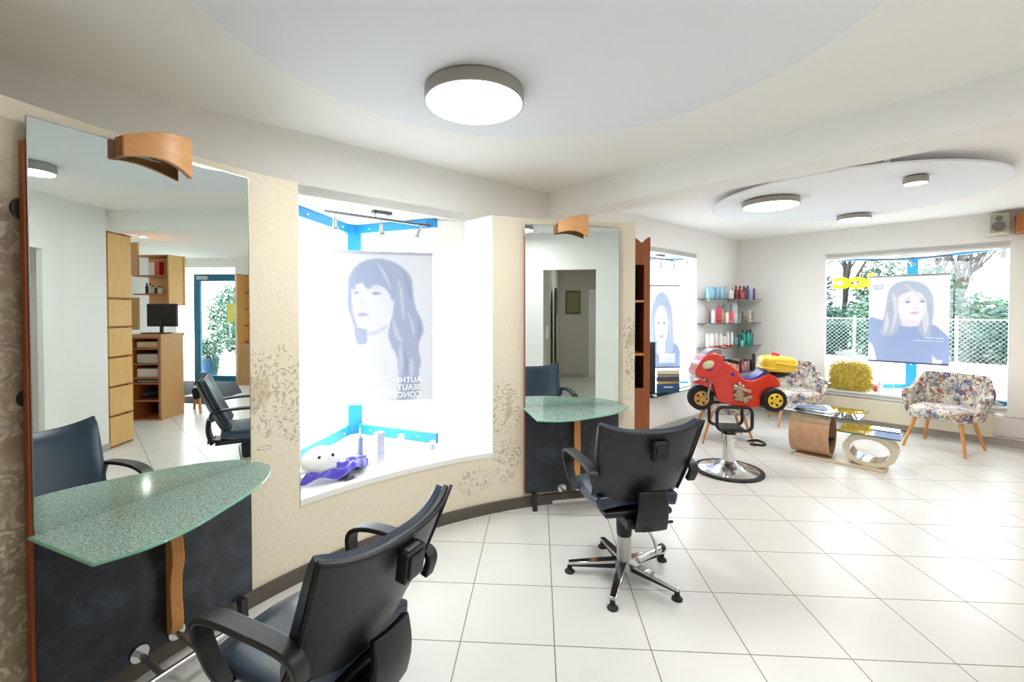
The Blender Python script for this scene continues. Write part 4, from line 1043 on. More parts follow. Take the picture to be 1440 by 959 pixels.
for q in ([(372, 250), (400, 300), (396, 380), (370, 440), (384, 350)], [(520, 300), (540, 380), (525, 440), (512, 380)], [(430, 212), (470, 240), (520, 290), (470, 262)], [(350, 340), (362, 400), (340, 440)]): fill(im, U3(q), 'd9d6dc', .7, 1)
fill(im, U3([(433, 298), (446, 292), (458, 298), (446, 304)]), '8a90aa', .9, 1); fill(im, U3([(498, 296), (512, 290), (524, 297), (511, 302)]), '8a90aa', .9, 1)
fill(im, U3([(428, 288), (446, 281), (462, 287), (446, 285)]), '9a9eb4', .6, 1); fill(im, U3([(494, 286), (512, 279), (528, 286), (511, 284)]), '9a9eb4', .6, 1)
fill(im, U3([(478, 322), (488, 330), (476, 333)]), 'c4aebc', .6, 1); fill(im, U3([(455, 348), (478, 342), (500, 347), (478, 354)]), 'cf9fb0', .8, 1)
fill(im, U3([(262, 490), (285, 500), (304, 575), (270, 575)]), 'e4d9e6', .9, 1); fill(im, U3([(556, 534), (575, 552), (600, 556), (585, 580), (560, 580)]), 'e4d9e6', .9, 1)
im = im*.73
pt3, w3 = poster('portrait poster of a fair-haired woman in a blue-grey sweater in the far window', Bp(1.64, .50), Bp(2.475, .53), .862, 2.065, im, (M['grey_metal'], mat('rail_navy', '2c3350', .4)))
ink = mat('poster_ink', '8c93ab', .6)
words(pt3, ['BLACK', 'LABEL'], .165, 1.925, .045, ink, gap=.95)
words(pt3, ['colour and care'], .78, 1.205, .028, M['white_trim']); words(pt3, ['for every shade of you all year'], .78, 1.165, .024, M['white_trim'])
# poster 2
im = canvas('e6e6f2')
hx = .64
def V(L): return [(hx+a*.20, .47+b*.27) for a, b in L]
fill(im, [(.2, .98), (.24, .78), (.42, .66), (.62, .62), (.80, .66), (.97, .76), (1.02, .9), (1.02, 1.02), (.2, 1.02)], '8f98b8', 1, 2)
fill(im, V([(-1.0, 1.0), (-1.05, .2), (-.9, -.7), (-.45, -1.3), (0, -1.45), (.5, -1.3), (.95, -.7), (1.1, .2), (1.15, 1.0), (.9, 1.3), (-.8, 1.3)]), 'aab0c8', 1, 2)
fill(im, V([(-.62, -.3), (-.35, -.75), (0, -.85), (.38, -.7), (.62, -.2), (.6, .35), (.38, .8), (.02, 1.0), (-.35, .8), (-.6, .3)]), 'e4dbe8', 1, 2)
fill(im, V([(-.28, .85), (.30, .85), (.34, 1.3), (0, 1.5), (-.34, 1.3)]), 'ddd2e0', 1, 2)
for sx in (-.28, .28):
    fill(im, V([(sx-.13, -.05), (sx, -.11), (sx+.13, -.05), (sx, .0)]), '8088a4', .9, 1); fill(im, V([(sx-.16, -.2), (sx, -.28), (sx+.16, -.2), (sx, -.23)]), '8e94ac', .6, 1)
fill(im, V([(-.08, .3), (.03, .36), (.1, .3), (.02, .33)]), 'a898ac', .7, 1); fill(im, V([(-.2, .55), (0, .49), (.22, .55), (.02, .64)]), 'c08ea4', .9, 1)
for q in ([(-.7, -.7), (-.85, 0), (-.8, .9), (-.95, .3)], [(.75, -.6), (.9, .1), (.9, .9), (.8, .3)]): fill(im, V(q), 'cdd0de', .7, 1)
fill(im, [(.60, .83), (.90, .83), (.90, .95), (.60, .95)], 'dfe2ee', .9, 0, smooth=False)
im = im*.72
pt2, w2 = poster('portrait poster of a dark-haired woman in the window behind the orange shelf unit', (1.68, 6.33), (2.485, 6.42), .752, 1.945, im, (M['grey_metal'], mat('rail_dark', '22263a', .4)))
words(pt2, ['BEAUTY', 'CONCEPT'], .705, .855, .042, ink)

# salon lettering on the outside of the far left pane, read in reverse from indoors
yl = m_print('yellow_vinyl', .6); yl.node_tree.nodes.remove(yl.node_tree.nodes['Color Attribute']) if 'Color Attribute' in yl.node_tree.nodes else None
for nd in yl.node_tree.nodes:
    if 'Color' in nd.inputs: nd.inputs['Color'].default_value = lin('e8dc50')
lt = thing('window_lettering', 'yellow vinyl letters on the far window pane, reversed from inside', 'window lettering', Bp(1.62, .62)+(0,), AB+math.atan2(.65, .88))
for ch in words(lt, ['icc'], .10, 1.925, .30, yl, True, 'LEFT', bold=.018, y=.014): ch.scale = (-1.7, 1, 1)
# ------------------------------------------------------------------ things on the window platforms
def wp3(S, o, z): p = Wp(S, o); return (p[0], p[1], z)
def bp3(t, o, z): p = Bp(t, o); return (p[0], p[1], z)
Z1 = .50
pl = thing('plush_toy', 'round white plush seal toy lying on purple cloth on the sill of the big window', 'plush toy', wp3(-2.15, -.02, Z1), AW)
M['plush'] = mat('plush', 'eef2f8', .95, bump=.5, bscale=120, sheen=.4)
MB().at(0, 0, .095, 0, R_(8)).ell((0, 0, 0), .125, .10, .092, 28, 18).obj('body', M['plush'], pl, smooth=180)
MB().ell((.01, -.055, .062), .075, .06, .05, 20, 12).obj('belly', mat('plush_belly', 'd8dce0', .95), pl, smooth=180)
for x in (-.035, .05): MB().ell((x, -.078, .138), .011, .008, .012, 12, 8).obj('eye', M['black_rubber'], pl)
for x in (-.004, .018): MB().ell((x, -.089, .125), .004, .004, .004, 8, 6).obj('nostril', M['black_rubber'], pl)
for sx in (-1, 1): MB().at(sx*.10, -.02, .05, R_(sx*20)).ell((sx*.03, 0, 0), .05, .03, .018, 16, 8).obj('flipper', M['plush'], pl, smooth=180)
M['purple'] = mat('purple_satin', '4a3cc0', .3, sheen=.5)
def cloth(u, v):
    a = -2.6+3.4*u; r = .10+.13*v
    return (r*math.cos(a)*1.1+.02, r*math.sin(a)*.62-.0, .012+.05*(1-v)+.014*math.sin(u*23+v*4)*(.3+v)+.01*math.sin(v*11+u*5))
q = MB(); q.surf(cloth, 60, 14, .004); o = q.obj('satin_scarf', M['purple'], smooth=180); o.location = wp3(-2.11, -.03, Z1+.006); o.rotation_euler = (0, 0, AW)
tag(o, 'crumpled purple satin scarf under the white plush seal', 'scarf')
M['tinsel'] = mat('tinsel', '8e8f9c', .4, .5)
def tuft(name, label, cat, loc, R, n, L, m, flat=.6, w=.004, curl=.4, seed=1, group=None):
    r = random.Random(seed); mb = MB(); vs = []; fs = []
    for k in range(n):
        a = r.uniform(0, 2*PI); z = r.uniform(-.1, 1); q_ = math.sqrt(max(0, 1-z*z))
        d = Vector((q_*math.cos(a), q_*math.sin(a), z*flat+.05)); p = Vector((d.x*R[0], d.y*R[1], max(.002, d.z*R[2])))*.6
        e = p+Vector((d.x, d.y, d.z))*L*r.uniform(.6, 1.1)+Vector((r.uniform(-1, 1), r.uniform(-1, 1), r.uniform(-1, .4)))*L*curl
        e.z = max(.003, e.z); s = Vector((-d.y, d.x, .2)).normalized()*w; b = len(vs); mid = (p+e)/2+Vector((0, 0, L*.12))
        vs += [tuple(p-s), tuple(p+s), tuple(mid+s*.8), tuple(mid-s*.8), tuple(e)]
        fs += [(b, b+1, b+2, b+3), (b+3, b+2, b+4)]
    o = mb.add(vs, fs).obj(name, m, smooth=0); o.location = loc; return tag(o, label, cat, group)
tuft('tinsel_bundle', 'grey tinsel bundle right of the plush seal, behind the purple scarf', 'decoration', wp3(-1.93, -.03, Z1), (.06, .05, .04), 500, .05, M['tinsel'], seed=2)
tuft('tinsel_bundle', 'small grey tinsel bundle at the window ledge in front of the purple scarf', 'decoration', wp3(-2.03, -.13, .475), (.045, .04, .03), 300, .035, M['tinsel'], seed=5)
G1 = 'care products on the big window sill'
sb = thing('serum_bottle', 'lilac-grey dropper bottle standing on a small box on the big window sill', 'serum bottle', wp3(-1.86, .045, Z1+.055), 0, None)
MB().lathe([(.021, 0), (.023, .008), (.023, .115), (.016, .128), (.012, .132)], seg=20).obj('body', pm('9aa4c2'), sb, smooth=50)
MB().lathe([(.009, .13), (.009, .155), (.006, .158)], seg=14).obj('cap', pm('d8dce6'), sb)
MB().lathe([(.006, .155), (.005, .185), (.0015, .20)], seg=12).obj('dropper', pm('e6e8f0'), sb)
cb = thing('small_box', 'small grey carton under the dropper bottle on the big window sill', 'carton', wp3(-1.86, .04, Z1), AW)
MB().box(-.037, .037, -.03, .03, 0, .055).obj('carton', pm('a8adc4'), cb, bev=.002)
MB().box(-.03, .03, -.0305, -.0295, .015, .03).obj('printed_band', pm('d0d4e2'), cb)
tb_ = thing('tall_carton', 'tall grey carton standing alone in the middle of the big window sill', 'carton', wp3(-1.73, .01, Z1), AW+R_(8))
MB().box(-.03, .03, -.024, .024, 0, .20).obj('carton', pm('c4c6dc'), tb_, bev=.002)
MB().box(-.03, .03, -.0246, -.0236, .05, .054).obj('printed_band', pm('8c90ac'), tb_); MB().ell((0, -.024, .12), .004, .001, .004, 10, 6).obj('logo_dot', pm('6c708c'), tb_)
fb_ = bottle('white_tube', 'faint white product tube beside the tall carton on the big window sill', 'product tube', wp3(-1.56, .01, Z1), .027, .15, 'f0f2f8', 'e2e6f0', 'can')
jb_ = bottle('small_jar', 'small white jar with a blue label near the bright jamb of the big window', 'jar', wp3(-1.31, -.03, Z1), .022, .06, '9fb2d8', 'f0f2f8', 'jar')

# window behind the shelf unit: books and a black upright box
Z2 = .53
GB = 'thick books stacked on the far sill'
bk_c = [('1f5e8c', 'c8ccd0', .020, .20), ('1d4f86', 'd8d4c8', .052, .21), ('c8a860', 'e4ddc8', .024, .20), ('3a4660', 'd6d0c4', .030, .215), ('8a8672', 'e0dccc', .026, .20), ('d8d2bc', 'ece6d8', .030, .20)]
bk_l = ['thin blue book at the bottom of the stack on the sill', 'thick dark blue book, second from the bottom of the stack', 'ochre book in the lower middle of the stack', 'slate-grey book in the middle of the stack', 'olive-grey book just below the top of the stack', 'cream book on top of the stack on the sill']
z = Z2
bx = wp3(2.17, -.02, 0)
for (c, pgs, h, d), lb in zip(bk_c, bk_l):
    h *= 1.55
    t = thing('book', lb, 'book', (bx[0], bx[1], z), R_(8+rnd.uniform(-5, 5)), GB)
    MB().box(-.15, .145, -d/2+.006, d/2-.006, .004, h-.004).obj('pages', pm(pgs, .8), t)
    cv = MB(); cv.box(-.155, .15, -d/2, d/2, 0, .004); cv.box(-.155, .15, -d/2, d/2, h-.004, h); cv.box(-.155, .15, -d/2, -d/2+.004, 0, h)
    cv.obj('cover', pm(c, .5), t); 
    if h > .07: MB().box(-.06, .06, -d/2-.001, -d/2, h*.4, h*.6).obj('spine_title', pm('e8e4d8'), t)
    z += h+.0005
t = thing('upright_case', 'thin black upright case leaning by the orange shelf unit on the far sill', 'case', wp3(1.84, .0, Z2), R_(20))
MB().box(-.07, .07, -.03, .03, 0, .66).obj('case_body', M['black_plastic'], t, bev=.012, seg=3)
MB().box(-.05, .05, -.0315, -.029, .05, .6).obj('case_face', M['black_int'], t)
t = thing('sill_glass', 'dark-edged glass ledge on brackets under the stack of books', 'glass ledge', (0, 0, 0))
MB().at(P0[0], P0[1], 0, AW).box(1.75, 2.86, -.10, -.001, .505, .515).obj('pane', M['shelf_glass'], t)
MB().at(P0[0], P0[1], 0, AW).box(1.75, 2.86, -.104, -.098, .504, .516).obj('pane_edge', M['glass_edge'], t)
for s in (1.9, 2.7): MB().at(P0[0], P0[1], 0, AW).box(s-.01, s+.01, -.08, 0, .485, .505).obj('bracket', M['chrome_dull'], t)

# far window sill
fu = thing('fur_cushion', 'square mustard yellow long-fur cushion on the far window sill', 'cushion', bp3(1.49, .11, .455), AB+R_(4))
MB().at(0, 0, .20, 0, R_(-12)).ell((0, 0, 0), .20, .07, .18, 40, 20, .6).obj('cushion_body', mat('fur_base', '9c8420', .9), fu, smooth=180)
def m_fur():
    t = NT('yellow_fur'); nz = t.noise(t.obj(), 24, 3, .7)
    return t.done(t.n('ShaderNodeBsdfPrincipled', {'Base Color': t.ramp(nz, [(.32, lin('b09a24')), (.5, lin('d8c044')), (.7, lin('f4e274'))]), 'Roughness': .7, 'Sheen Weight': .4}))
r = random.Random(11); vs = []; fs = []
for k in range(6500):
    while True:
        x, z = r.uniform(-1, 1), r.uniform(-1, 1)
        if abs(x)**4.5+abs(z)**4.5 < 1: break
    yy = -(1-abs(x)**4)**.6*(1-abs(z)**4)**.6*.09*(1 if r.random() < .75 else -1)
    p = Vector((x*.21, yy, .215+z*.185)); n = Vector((x**3*1.6, -1.0 if yy < 0 else 1, z**3*1.6)).normalized()
    L = r.uniform(.05, .09); e = p+n*L*.6+Vector((r.uniform(-1, 1)*.035+.3*x*L, 0, -L*.45+r.uniform(-.03, .03))); e.z = max(.004, e.z); mid = (p+e)/2+n*L*.25; mid.z = max(.004, mid.z)
    s = Vector((r.uniform(-1, 1), r.uniform(-.4, .4), r.uniform(-.3, .3))).normalized()*.0032; b = len(vs)
    vs += [tuple(p-s), tuple(p+s), tuple(mid+s), tuple(mid-s), tuple(e)]; fs += [(b, b+1, b+2, b+3), (b+3, b+2, b+4)]
MB().add(vs, fs).obj('fur', m_fur(), fu, smooth=0)['kind'] = 'stuff'
bottle('white_bottle', 'white product bottle on the far sill between the yellow cushion and the patchwork armchair', 'bottle', bp3(1.81, .16, .455), .034, .185, 'd8dbe6', 'eceef4', 'bottle')
q = MB().at(0, 0, 0, 0).ell((0, 0, .045), .07, .05, .045, 20, 12, .8); q.ell((-.03, 0, .05), .05, .045, .04, 16, 10)
o = q.obj('pink_pouch', mat('pink_cloth', 'e0527c', .6), smooth=180); o.location = bp3(1.77, .24, .455); tag(o, 'small pink pouch beside the yellow fur cushion on the far sill', 'pouch')
pw = thing('round_cushion', 'magenta and navy cushion behind the lone patchwork armchair on the far sill', 'cushion', bp3(2.72, .10, .455), AB)
MB().at(0, 0, .12, 0, R_(-20)).ell((0, 0, 0), .17, .08, .12, 30, 16, .7).obj('navy_side', pm('1c2038', .8), pw, smooth=180)
MB().at(0, -.02, .14, 0, R_(-20)).ell((-.03, 0, 0), .13, .075, .10, 30, 16, .7).obj('magenta_side', pm('a4447c', .8), pw, smooth=180)
tuft('sheepskin', 'tuft of white sheepskin at the jamb end of the far window sill', 'sheepskin', bp3(2.87, .10, .455), (.11, .09, .10), 1400, .04, mat('sheep', 'e6e6e4', .9), seed=9, w=.003)

# radiator, pipes, loudspeaker, wall unit
rd = thing('radiator', 'cream flat-panel radiator with a white valve under the far window', 'radiator', (0, 0, 0))
BM().box(.62, 2.86, -.115, -.045, .10, .385).obj('panel', M['radiator'], rd, bev=.006)
BM().box(.62, 2.86, -.112, -.048, .386, .392).obj('grille', M['grey_metal'], rd)
q = BM()
for x in (.9, 1.7, 2.6): q.box(x-.02, x+.02, -.045, 0, .15, .34)
q.obj('wall_bracket', M['radiator'], rd)
q = BM(); q.lathe([(.024, 2.875), (.028, 2.89), (.028, 2.925), (.02, 2.94)], (0, -.08, .36), 16, 'x'); q.obj('valve', M['white_trim'], rd, smooth=50)
q = BM(); q.tube([(2.86, -.08, .36), (3.16, -.08, .355)], .008); q.obj('pipe', M['chrome_dull'], rd)
q = BM(); q.tube([(2.86, -.08, .13), (3.16, -.08, .13)], .008); q.lathe([(.013, 2.88), (.013, 2.95)], (0, -.08, .13), 12, 'x'); q.obj('pipe', M['chrome_dull'], rd)
sk = thing('wall_speaker', 'small cream loudspeaker mounted high beside the far window', 'loudspeaker', (0, 0, 0))
BM().box(2.79, 2.955, -.17, -.04, 2.465, 2.70).obj('speaker_case', pm('d2ccba', .5), sk, bev=.012, seg=3)
BM().box(2.80, 2.945, -.178, -.168, 2.48, 2.685).obj('grille', pm('a9a597', .6), sk, bev=.004)
q = BM(); q.lathe([(.055, -.186), (.058, -.176)], (2.872, 0, 2.55), 24, 'y'); q.obj('woofer', pm('6e6c64', .6), sk)
q = BM(); q.lathe([(.028, -.186), (.030, -.176)], (2.872, 0, 2.64), 20, 'y'); q.obj('tweeter', pm('6e6c64', .6), sk)
BM().box(2.84, 2.90, -.04, 0, 2.54, 2.62).obj('speaker_bracket', M['black_plastic'], sk)
wu = thing('wooden_wall_unit', 'tall pale wooden wall unit at the edge of the frame beside the radiator', 'wall unit', (0, 0, 0))
BM().box(3.20, 3.23, -.12, -.001, 0, 2.36).obj('side_panel', M['wood_cab'], wu)
BM().box(4.85, 4.88, -.34, -.001, 0, 2.36).obj('side_panel', M['wood_cab'], wu)
BM().box(3.23, 4.85, -.02, -.001, 0, 2.36).obj('back_panel', M['wood_cab'], wu)
BM().box(3.0, 3.35, -.24, -.001, 2.46, 2.66).obj('pelmet', M['wood_dark'], wu)
for z in (.9, 1.25, 1.6, 1.95, 2.33): BM().box(3.23, 4.85, -.12, -.02, z, z+.022).obj('shelf', M['wood_dark'], wu)
BM().box(3.6, 4.85, -.34, -.02, .0, .88).obj('lower_cupboard', M['wood_desk'], wu)

# ------------------------------------------------------------------ the reception corner seen in the first mirror
a39 = math.atan2(.211, .291)
cab = thing('tall_drawer_cabinet', 'tall pale wooden cabinet of stacked drawers under one long door', 'cabinet', (2.805, 1.55, 0), a39)
MB().box(0, .36, -.45, -.022, 0, 2.49).obj('carcass', M['wood_dark'], cab)
zs = [.02, .372, .711, 1.049, 1.396, 1.727, 2.485]
for k in range(6):
    d = MB().box(.004, .34, -.02, 0, zs[k]+.008, zs[k+1]-.018).obj('drawer' if k < 5 else 'door', M['wood_cab'], cab, bev=.002)
    MB().box(.25, .345, -.012, .006, zs[k+1]-.017, zs[k+1]-.003).obj('finger_grip', M['wood_dark'], d)
dk = thing('reception_counter', 'wooden reception counter with open paper shelves and a dark frame', 'counter', (4.137, 2.049, 0), math.atan2(.194, .23))
# local x along the closed side, local y along the open front
def open_front(par, L, D, z0, z1, ws, name='frame'):
    q = MB(); q.box(0, D, -.022, 0, z0, z1); q.box(0, D, -L, -L+.022, z0, z1); q.box(0, D, -L, 0, z0, z0+.022); q.box(0, D, -L, 0, z1-.022, z1)
    for w in ws: q.box(0, D, -L+.022, -.022, w, w+.02)
    q.obj(name, M['wood_dark'], par, smooth=0); MB().box(D-.01, D, -L+.02, -.02, z0, z1).obj('back_panel', M['black_int'], par)
open_front(dk, .40, .42, 0, 1.20, [.27, .52, .60, .80, 1.02])
MB().box(0, .44, .001, .022, 0, 1.20).obj('side_panel', M['wood_desk'], dk)
MB().box(-.01, .46, -.42, .03, 1.20, 1.244).obj('counter_top', M['wood_desk'], dk, bev=.003)
for nm, lb, z, h, c in (('paper_tray', 'wooden tray of papers in the upper bay of the reception counter', 1.042, .09, 'c8b490'), ('printer', 'grey box-shaped device in the middle bay of the reception counter', .822, .13, 'b8b4ac'), ('storage_box', 'light storage box in the lower middle bay of the reception counter', .622, .12, 'cfcac0'), ('document_pile', 'flat pile of documents in the reception counter', .542, .035, '7c8088')):
    q = MB(); q.box(.03, .34, -.35, -.05, 0, h); o = q.obj(nm, pm(c, .6), bev=.006); o.location = (4.137, 2.049, z); o.rotation_euler = (0, 0, math.atan2(.194, .23)); tag(o, lb, 'office item')
q = MB().at(0, 0, 0)
r = random.Random(3)
for k in range(9): q.ell((.10+.2*r.random(), -.10-.2*r.random(), .06+.03*r.random()), .07, .06, .05, 12, 8)
o = q.obj('dark_bags', M['black_rubber']); o.location = (4.137, 2.049, .293); o.rotation_euler = (0, 0, math.atan2(.194, .23)); tag(o, 'crumpled black bag in the low bay of the reception counter', 'bag'); o.name = 'black_bag'
ad = math.atan2(.39, -.419)   # along the upper shelf, right to left
us = thing('wall_shelf', 'wooden open wall shelf with two tilted flap doors above the counter', 'wall shelf', (4.94, 1.775, 0), ad)
# local x runs towards the door, local y to the salon side is negative
MB().box(0, .62, -.28, -.26, 1.66, 2.43).obj('back_panel', M['wood_cab'], us)
MB().box(.58, .605, -.26, 0, 1.66, 2.43).obj('side_panel', M['wood_cab'], us)
for z in (1.822, 2.103, 2.41): MB().box(0, .58, -.26, 0, z, z+.02).obj('shelf', M['wood_dark'], us)
MB().box(-.06, .13, .02, .04, 2.11, 2.62).obj('flap_door', M['wood_desk'], us); MB().box(-.06, .13, .02, .04, 1.29, 1.78).obj('flap_door', M['wood_desk'], us)
def US(x, y): c, s = math.cos(ad), math.sin(ad); return (4.94+c*x-s*y, 1.775+s*x+c*y)
q = MB(); q.box(-.05, .05, -.04, .04, 0, .20); o = q.obj('product_box', pm('e8e4e0')); o.location = US(.25, -.10)+(2.1235,); o.rotation_euler = (0, 0, ad); tag(o, 'white boxed hair dryer on the upper wall shelf beside a red box', 'box')
q = MB(); q.box(-.04, .04, -.04, .04, 0, .21); o = q.obj('product_box', pm('c02030')); o.location = US(.345, -.10)+(2.1235,); o.rotation_euler = (0, 0, ad); tag(o, 'red product box on the upper wall shelf', 'box')
for k, (x, c, cp, h) in enumerate([(.13, '2a3c4c', '141c24', .17), (.19, 'd8d4cc', '202020', .16), (.24, 'd8d4cc', '202020', .13), (.29, '3a3a3a', 'cccccc', .12), (.34, 'e0dcd4', '202020', .12), (.385, 'dcd8d0', '202020', .11)]):
    bottle('product_bottle', ['dark blue bottle at the inner end of the mirrored wall shelf', 'taller white bottle with a black cap on the mirrored wall shelf', 'white bottle beside the tallest white one on the mirrored wall shelf', 'black bottle among the white ones on the mirrored wall shelf', 'white bottle beside the black one on the mirrored wall shelf', 'shortest white bottle, outermost on the mirrored wall shelf'][k], 'hair product', US(x, -.10)+(1.8425,), .022, h, c, cp, 'bottle', 'bottles on the wall shelf above the counter')
mn = thing('monitor', 'black computer monitor on the reception counter', 'monitor', (4.42, 2.10, 1.2445), ad)
MB().box(-.24, .24, -.02, .02, .10, .44).obj('screen_panel', M['black_plastic'], mn, bev=.006); MB().box(-.225, .225, .019, .0215, .12, .425).obj('screen', M['black_int'], mn)
q = MB(); q.box(-.02, .02, 0, .03, 0, .2); q.box(-.11, .11, -.06, .08, 0, .012); q.obj('stand', M['black_plastic'], mn)
q = MB(); q.box(-.19, .19, -.06, .06, 0, .018); o = q.obj('keyboard', M['black_plastic'], bev=.004); o.location = (4.30, 2.02, 1.2445); o.rotation_euler = (0, 0, ad); tag(o, 'black keyboard in front of the reception monitor', 'keyboard')
tc = thing('toddler_chair', 'small wooden toddler chair with a red rim beside the reception counter', 'child chair', (4.50, 2.52, 0), R_(40))
MB().box(-.14, .14, -.13, .13, .24, .26).obj('seat', M['wood_leg'], tc, bev=.005)
MB().box(-.14, .14, .11, .13, .28, .48).obj('backrest', M['wood_leg'], tc, bev=.01); MB().box(-.15, .15, .10, .14, .47, .50).obj('red_rim', M['toy_red'], tc, bev=.01)
for sx in (-1, 1):
    for sy in (-1, 1): MB().tube([(sx*.16, sy*.16, 0), (sx*.12, sy*.11, .25)], .02, 8).obj('leg', M['wood_leg'], tc)
pp = thing('plant_pot', 'blue tapered pot with a leafy bush outside the shop door', 'potted plant', Bp(6.35, .80)+(-.04,))
MB().lathe([(.13, 0), (.19, .45), (.20, .47), (.17, .47)], seg=24).obj('pot', pm('2c5c8c', .5), pp)
def leafcloud(seed, n, R, size, c=(0, 0, 0), shape=1.0):
    r = random.Random(seed); vs = []; fs = []
    for k in range(n):
        a = r.uniform(0, 2*PI); z = r.uniform(-1, 1); q_ = math.sqrt(1-z*z); rad = r.random()**.35
        p = Vector((c[0]+R[0]*q_*math.cos(a)*rad*r.uniform(.8, 1.1), c[1]+R[1]*q_*math.sin(a)*rad*r.uniform(.8, 1.1), c[2]+R[2]*z*rad))
        u = Vector((r.uniform(-1, 1), r.uniform(-1, 1), r.uniform(-1, 1))).normalized(); w = u.orthogonal().normalized()
        s = size*r.uniform(.6, 1.4); b = len(vs)
        vs += [tuple(p-u*s), tuple(p+w*s*.45), tuple(p+u*s), tuple(p-w*s*.45)]; fs.append((b, b+1, b+2, b+3))
    return MB().add(vs, fs)
leafcloud(3, 900, (.28, .28, .33), .035, (0, 0, .74)).obj('foliage', M['leaf_mid'], pp, smooth=0)
leafcloud(8, 250, (.12, .12, .25), .03, (-.16, .05, .35)).obj('foliage', M['leaf_mid'], pp, smooth=0)
q = BM(); q.box(5.30, 5.48, .186, .192, 1.32, 1.74); o = q.obj('door_notice', pm('e4dc6c', .6)); tag(o, 'yellow notice stuck on the glass of the shop door', 'notice')
q = MB(); q.lathe([(.06, CEIL-.012), (.06, CEIL)], seg=24); o = q.obj('downlight', M['grey_metal'], loc=(4.9, 1.9, 0)); tag(o, 'small recessed downlight in the ceiling over the reception', 'downlight')
MB().lathe([(.045, CEIL-.014), (.045, CEIL-.012)], seg=24).obj('bulb', M['lens'], o)
wf = MB().at(1.82, .30, 0, math.atan2(-3.175, 1.96)); wf.box(-.04, .04, .0, .03, 1.14, 1.34); o = wf.obj('wall_phone', M['white_trim'], bev=.004); tag(o, 'small white handset on the hallway wall just inside the doorway', 'phone')
# hallway things
q = MB(); q.prism([Hp(.03, -.02), Hp(.40, -.02), Hp(.40, 0), Hp(.03, 0)], 1.50, 2.05); o = q.obj('framed_picture', pm('6c6248', .6)); tag(o, 'dim brown framed picture in the hallway reflected by the pier mirror', 'picture')
q2 = MB(); q2.prism([Hp(.07, -.024), Hp(.36, -.024), Hp(.36, -.02), Hp(.07, -.02)], 1.55, 2.0); q2.obj('picture_sheet', pm('8c8058', .6), o)
am = thing('arched_mirror', 'tall dark arched mirror on the hallway side wall', 'mirror', (2.45, -.62, 0), math.atan2(-3.32, 1.94))
pts = [(-.22, .25), (.22, .25), (.22, 1.75)]+[(.22*math.cos(R_(a)), 1.75+.25*math.sin(R_(a))) for a in range(15, 180, 15)]+[(-.22, 1.75)]
MB().prism_y(pts, .0, .04).obj('frame', pm('4a4036', .5), am); MB().prism_y([(x*.88, .30+(z-.25)*.955) for x, z in pts], .04, .043).obj('mirror_glass', M['mirror'], am)
# ------------------------------------------------------------------ outdoors
GZ = -.15
struct('ground_street', MB().prism([(-30, -6), (45, -30), (60, 60), (-30, 60)], GZ-.1, GZ), M['road'], smooth=0)
struct('ground_apron', MB().prism([Wp(-8, .4), Wp(4.6, .4), Bp(0, .35), Bp(8.5, .35), Bp(8.5, 5), Bp(0, 5.5), Wp(4.5, 5), Wp(-8, 5)][::-1], GZ, GZ+.02), mat('apron', 'c4c2be', .9), smooth=0)
def bush(label, t, o, R, n, size, m, seed, F=Bp, z0=0, name='bush', group='bushes across the street'):
    x, y = F(t, o)
    b = thing(name, label, 'bush', (x, y, GZ+z0), 0, group)
    leafcloud(seed, n, R, size, (0, 0, R[2]*.95)).obj('foliage', m, b, smooth=0)
    q = MB(); r = random.Random(seed)
    for k in range(5): q.tube([(r.uniform(-.1, .1), r.uniform(-.1, .1), 0), (R[0]*r.uniform(-.5, .5), R[1]*r.uniform(-.5, .5), R[2]*r.uniform(.7, 1.4))], lambda s: .04*(1-.7*s), 6)
    q.obj('stem', M['bark'], b)
    return b
bush('broad dark bush behind the mesh fence, nearest the poster of the far window', 4.1, 12.6, (1.5, .9, 1.05), 3200, .10, M['leaf_dark'], 1)
bush('tall green bush behind the mesh fence at the jamb of the far window', 7.3, 12.9, (1.25, .9, 1.45), 3200, .10, M['leaf_lite'], 2)
bush('pale green bush between the other two behind the mesh fence', 5.6, 13.6, (1.2, .8, 1.35), 2600, .10, M['leaf_mid'], 3)
bush('low dark bush behind the fence, under the tall green one', 6.3, 12.5, (1.2, .7, .75), 2000, .09, M['leaf_dark'], 14)
bush('dark green bush under the yellow letters in the far window', -1.3, 12.9, (1.3, .9, 1.0), 3000, .10, M['leaf_dark'], 4)
bush('dense bush seen beside the poster in the far window, left of its trunk', .6, 12.8, (1.2, .9, 1.2), 3000, .10, M['leaf_mid'], 5)
bush('tall dark conifer-like bush next to the poster in the far window', 1.9, 13.3, (.9, .9, 1.75), 2600, .10, M['leaf_dark'], 6)
bush('dark bush at the edge of the far window, beyond the corner', -3.2, 13.2, (1.3, .9, 1.9), 3000, .11, M['leaf_dark'], 7)
bush('wide bush hidden mostly behind the fair-haired portrait', 3.0, 13.5, (1.3, .9, 1.2), 1800, .11, M['leaf_mid'], 8)
bush('thicket seen through the shop door in the mirror', 11.0, 8.5, (2.2, 1.2, 1.5), 3600, .09, M['leaf_mid'], 9, group='bushes beyond the shop door')
bush('taller thicket seen through the shop door in the mirror', 8.9, 9.8, (1.6, 1.2, 2.1), 3600, .09, M['leaf_mid'], 10, group='bushes beyond the shop door')
bush('low shrub outside the big window, beyond the railing', -4.2, 4.6, (.8, .6, .5), 1500, .06, M['leaf_lite'], 12, F=Wp, group='shrubs outside the big window')
bush('second low shrub outside the big window, farther along the street', -1.5, 7.5, (1.2, .8, .7), 1800, .07, M['leaf_mid'], 13, F=Wp, group='shrubs outside the big window')
hg = leafcloud(77, 9000, (8.5, .7, 1.05), .11, (0, 0, 1.0)).obj('hedge', M['leaf_dark'], smooth=0); hg.location = Bp(2.5, 15.0)+(GZ,); hg.rotation_euler = (0, 0, AB)
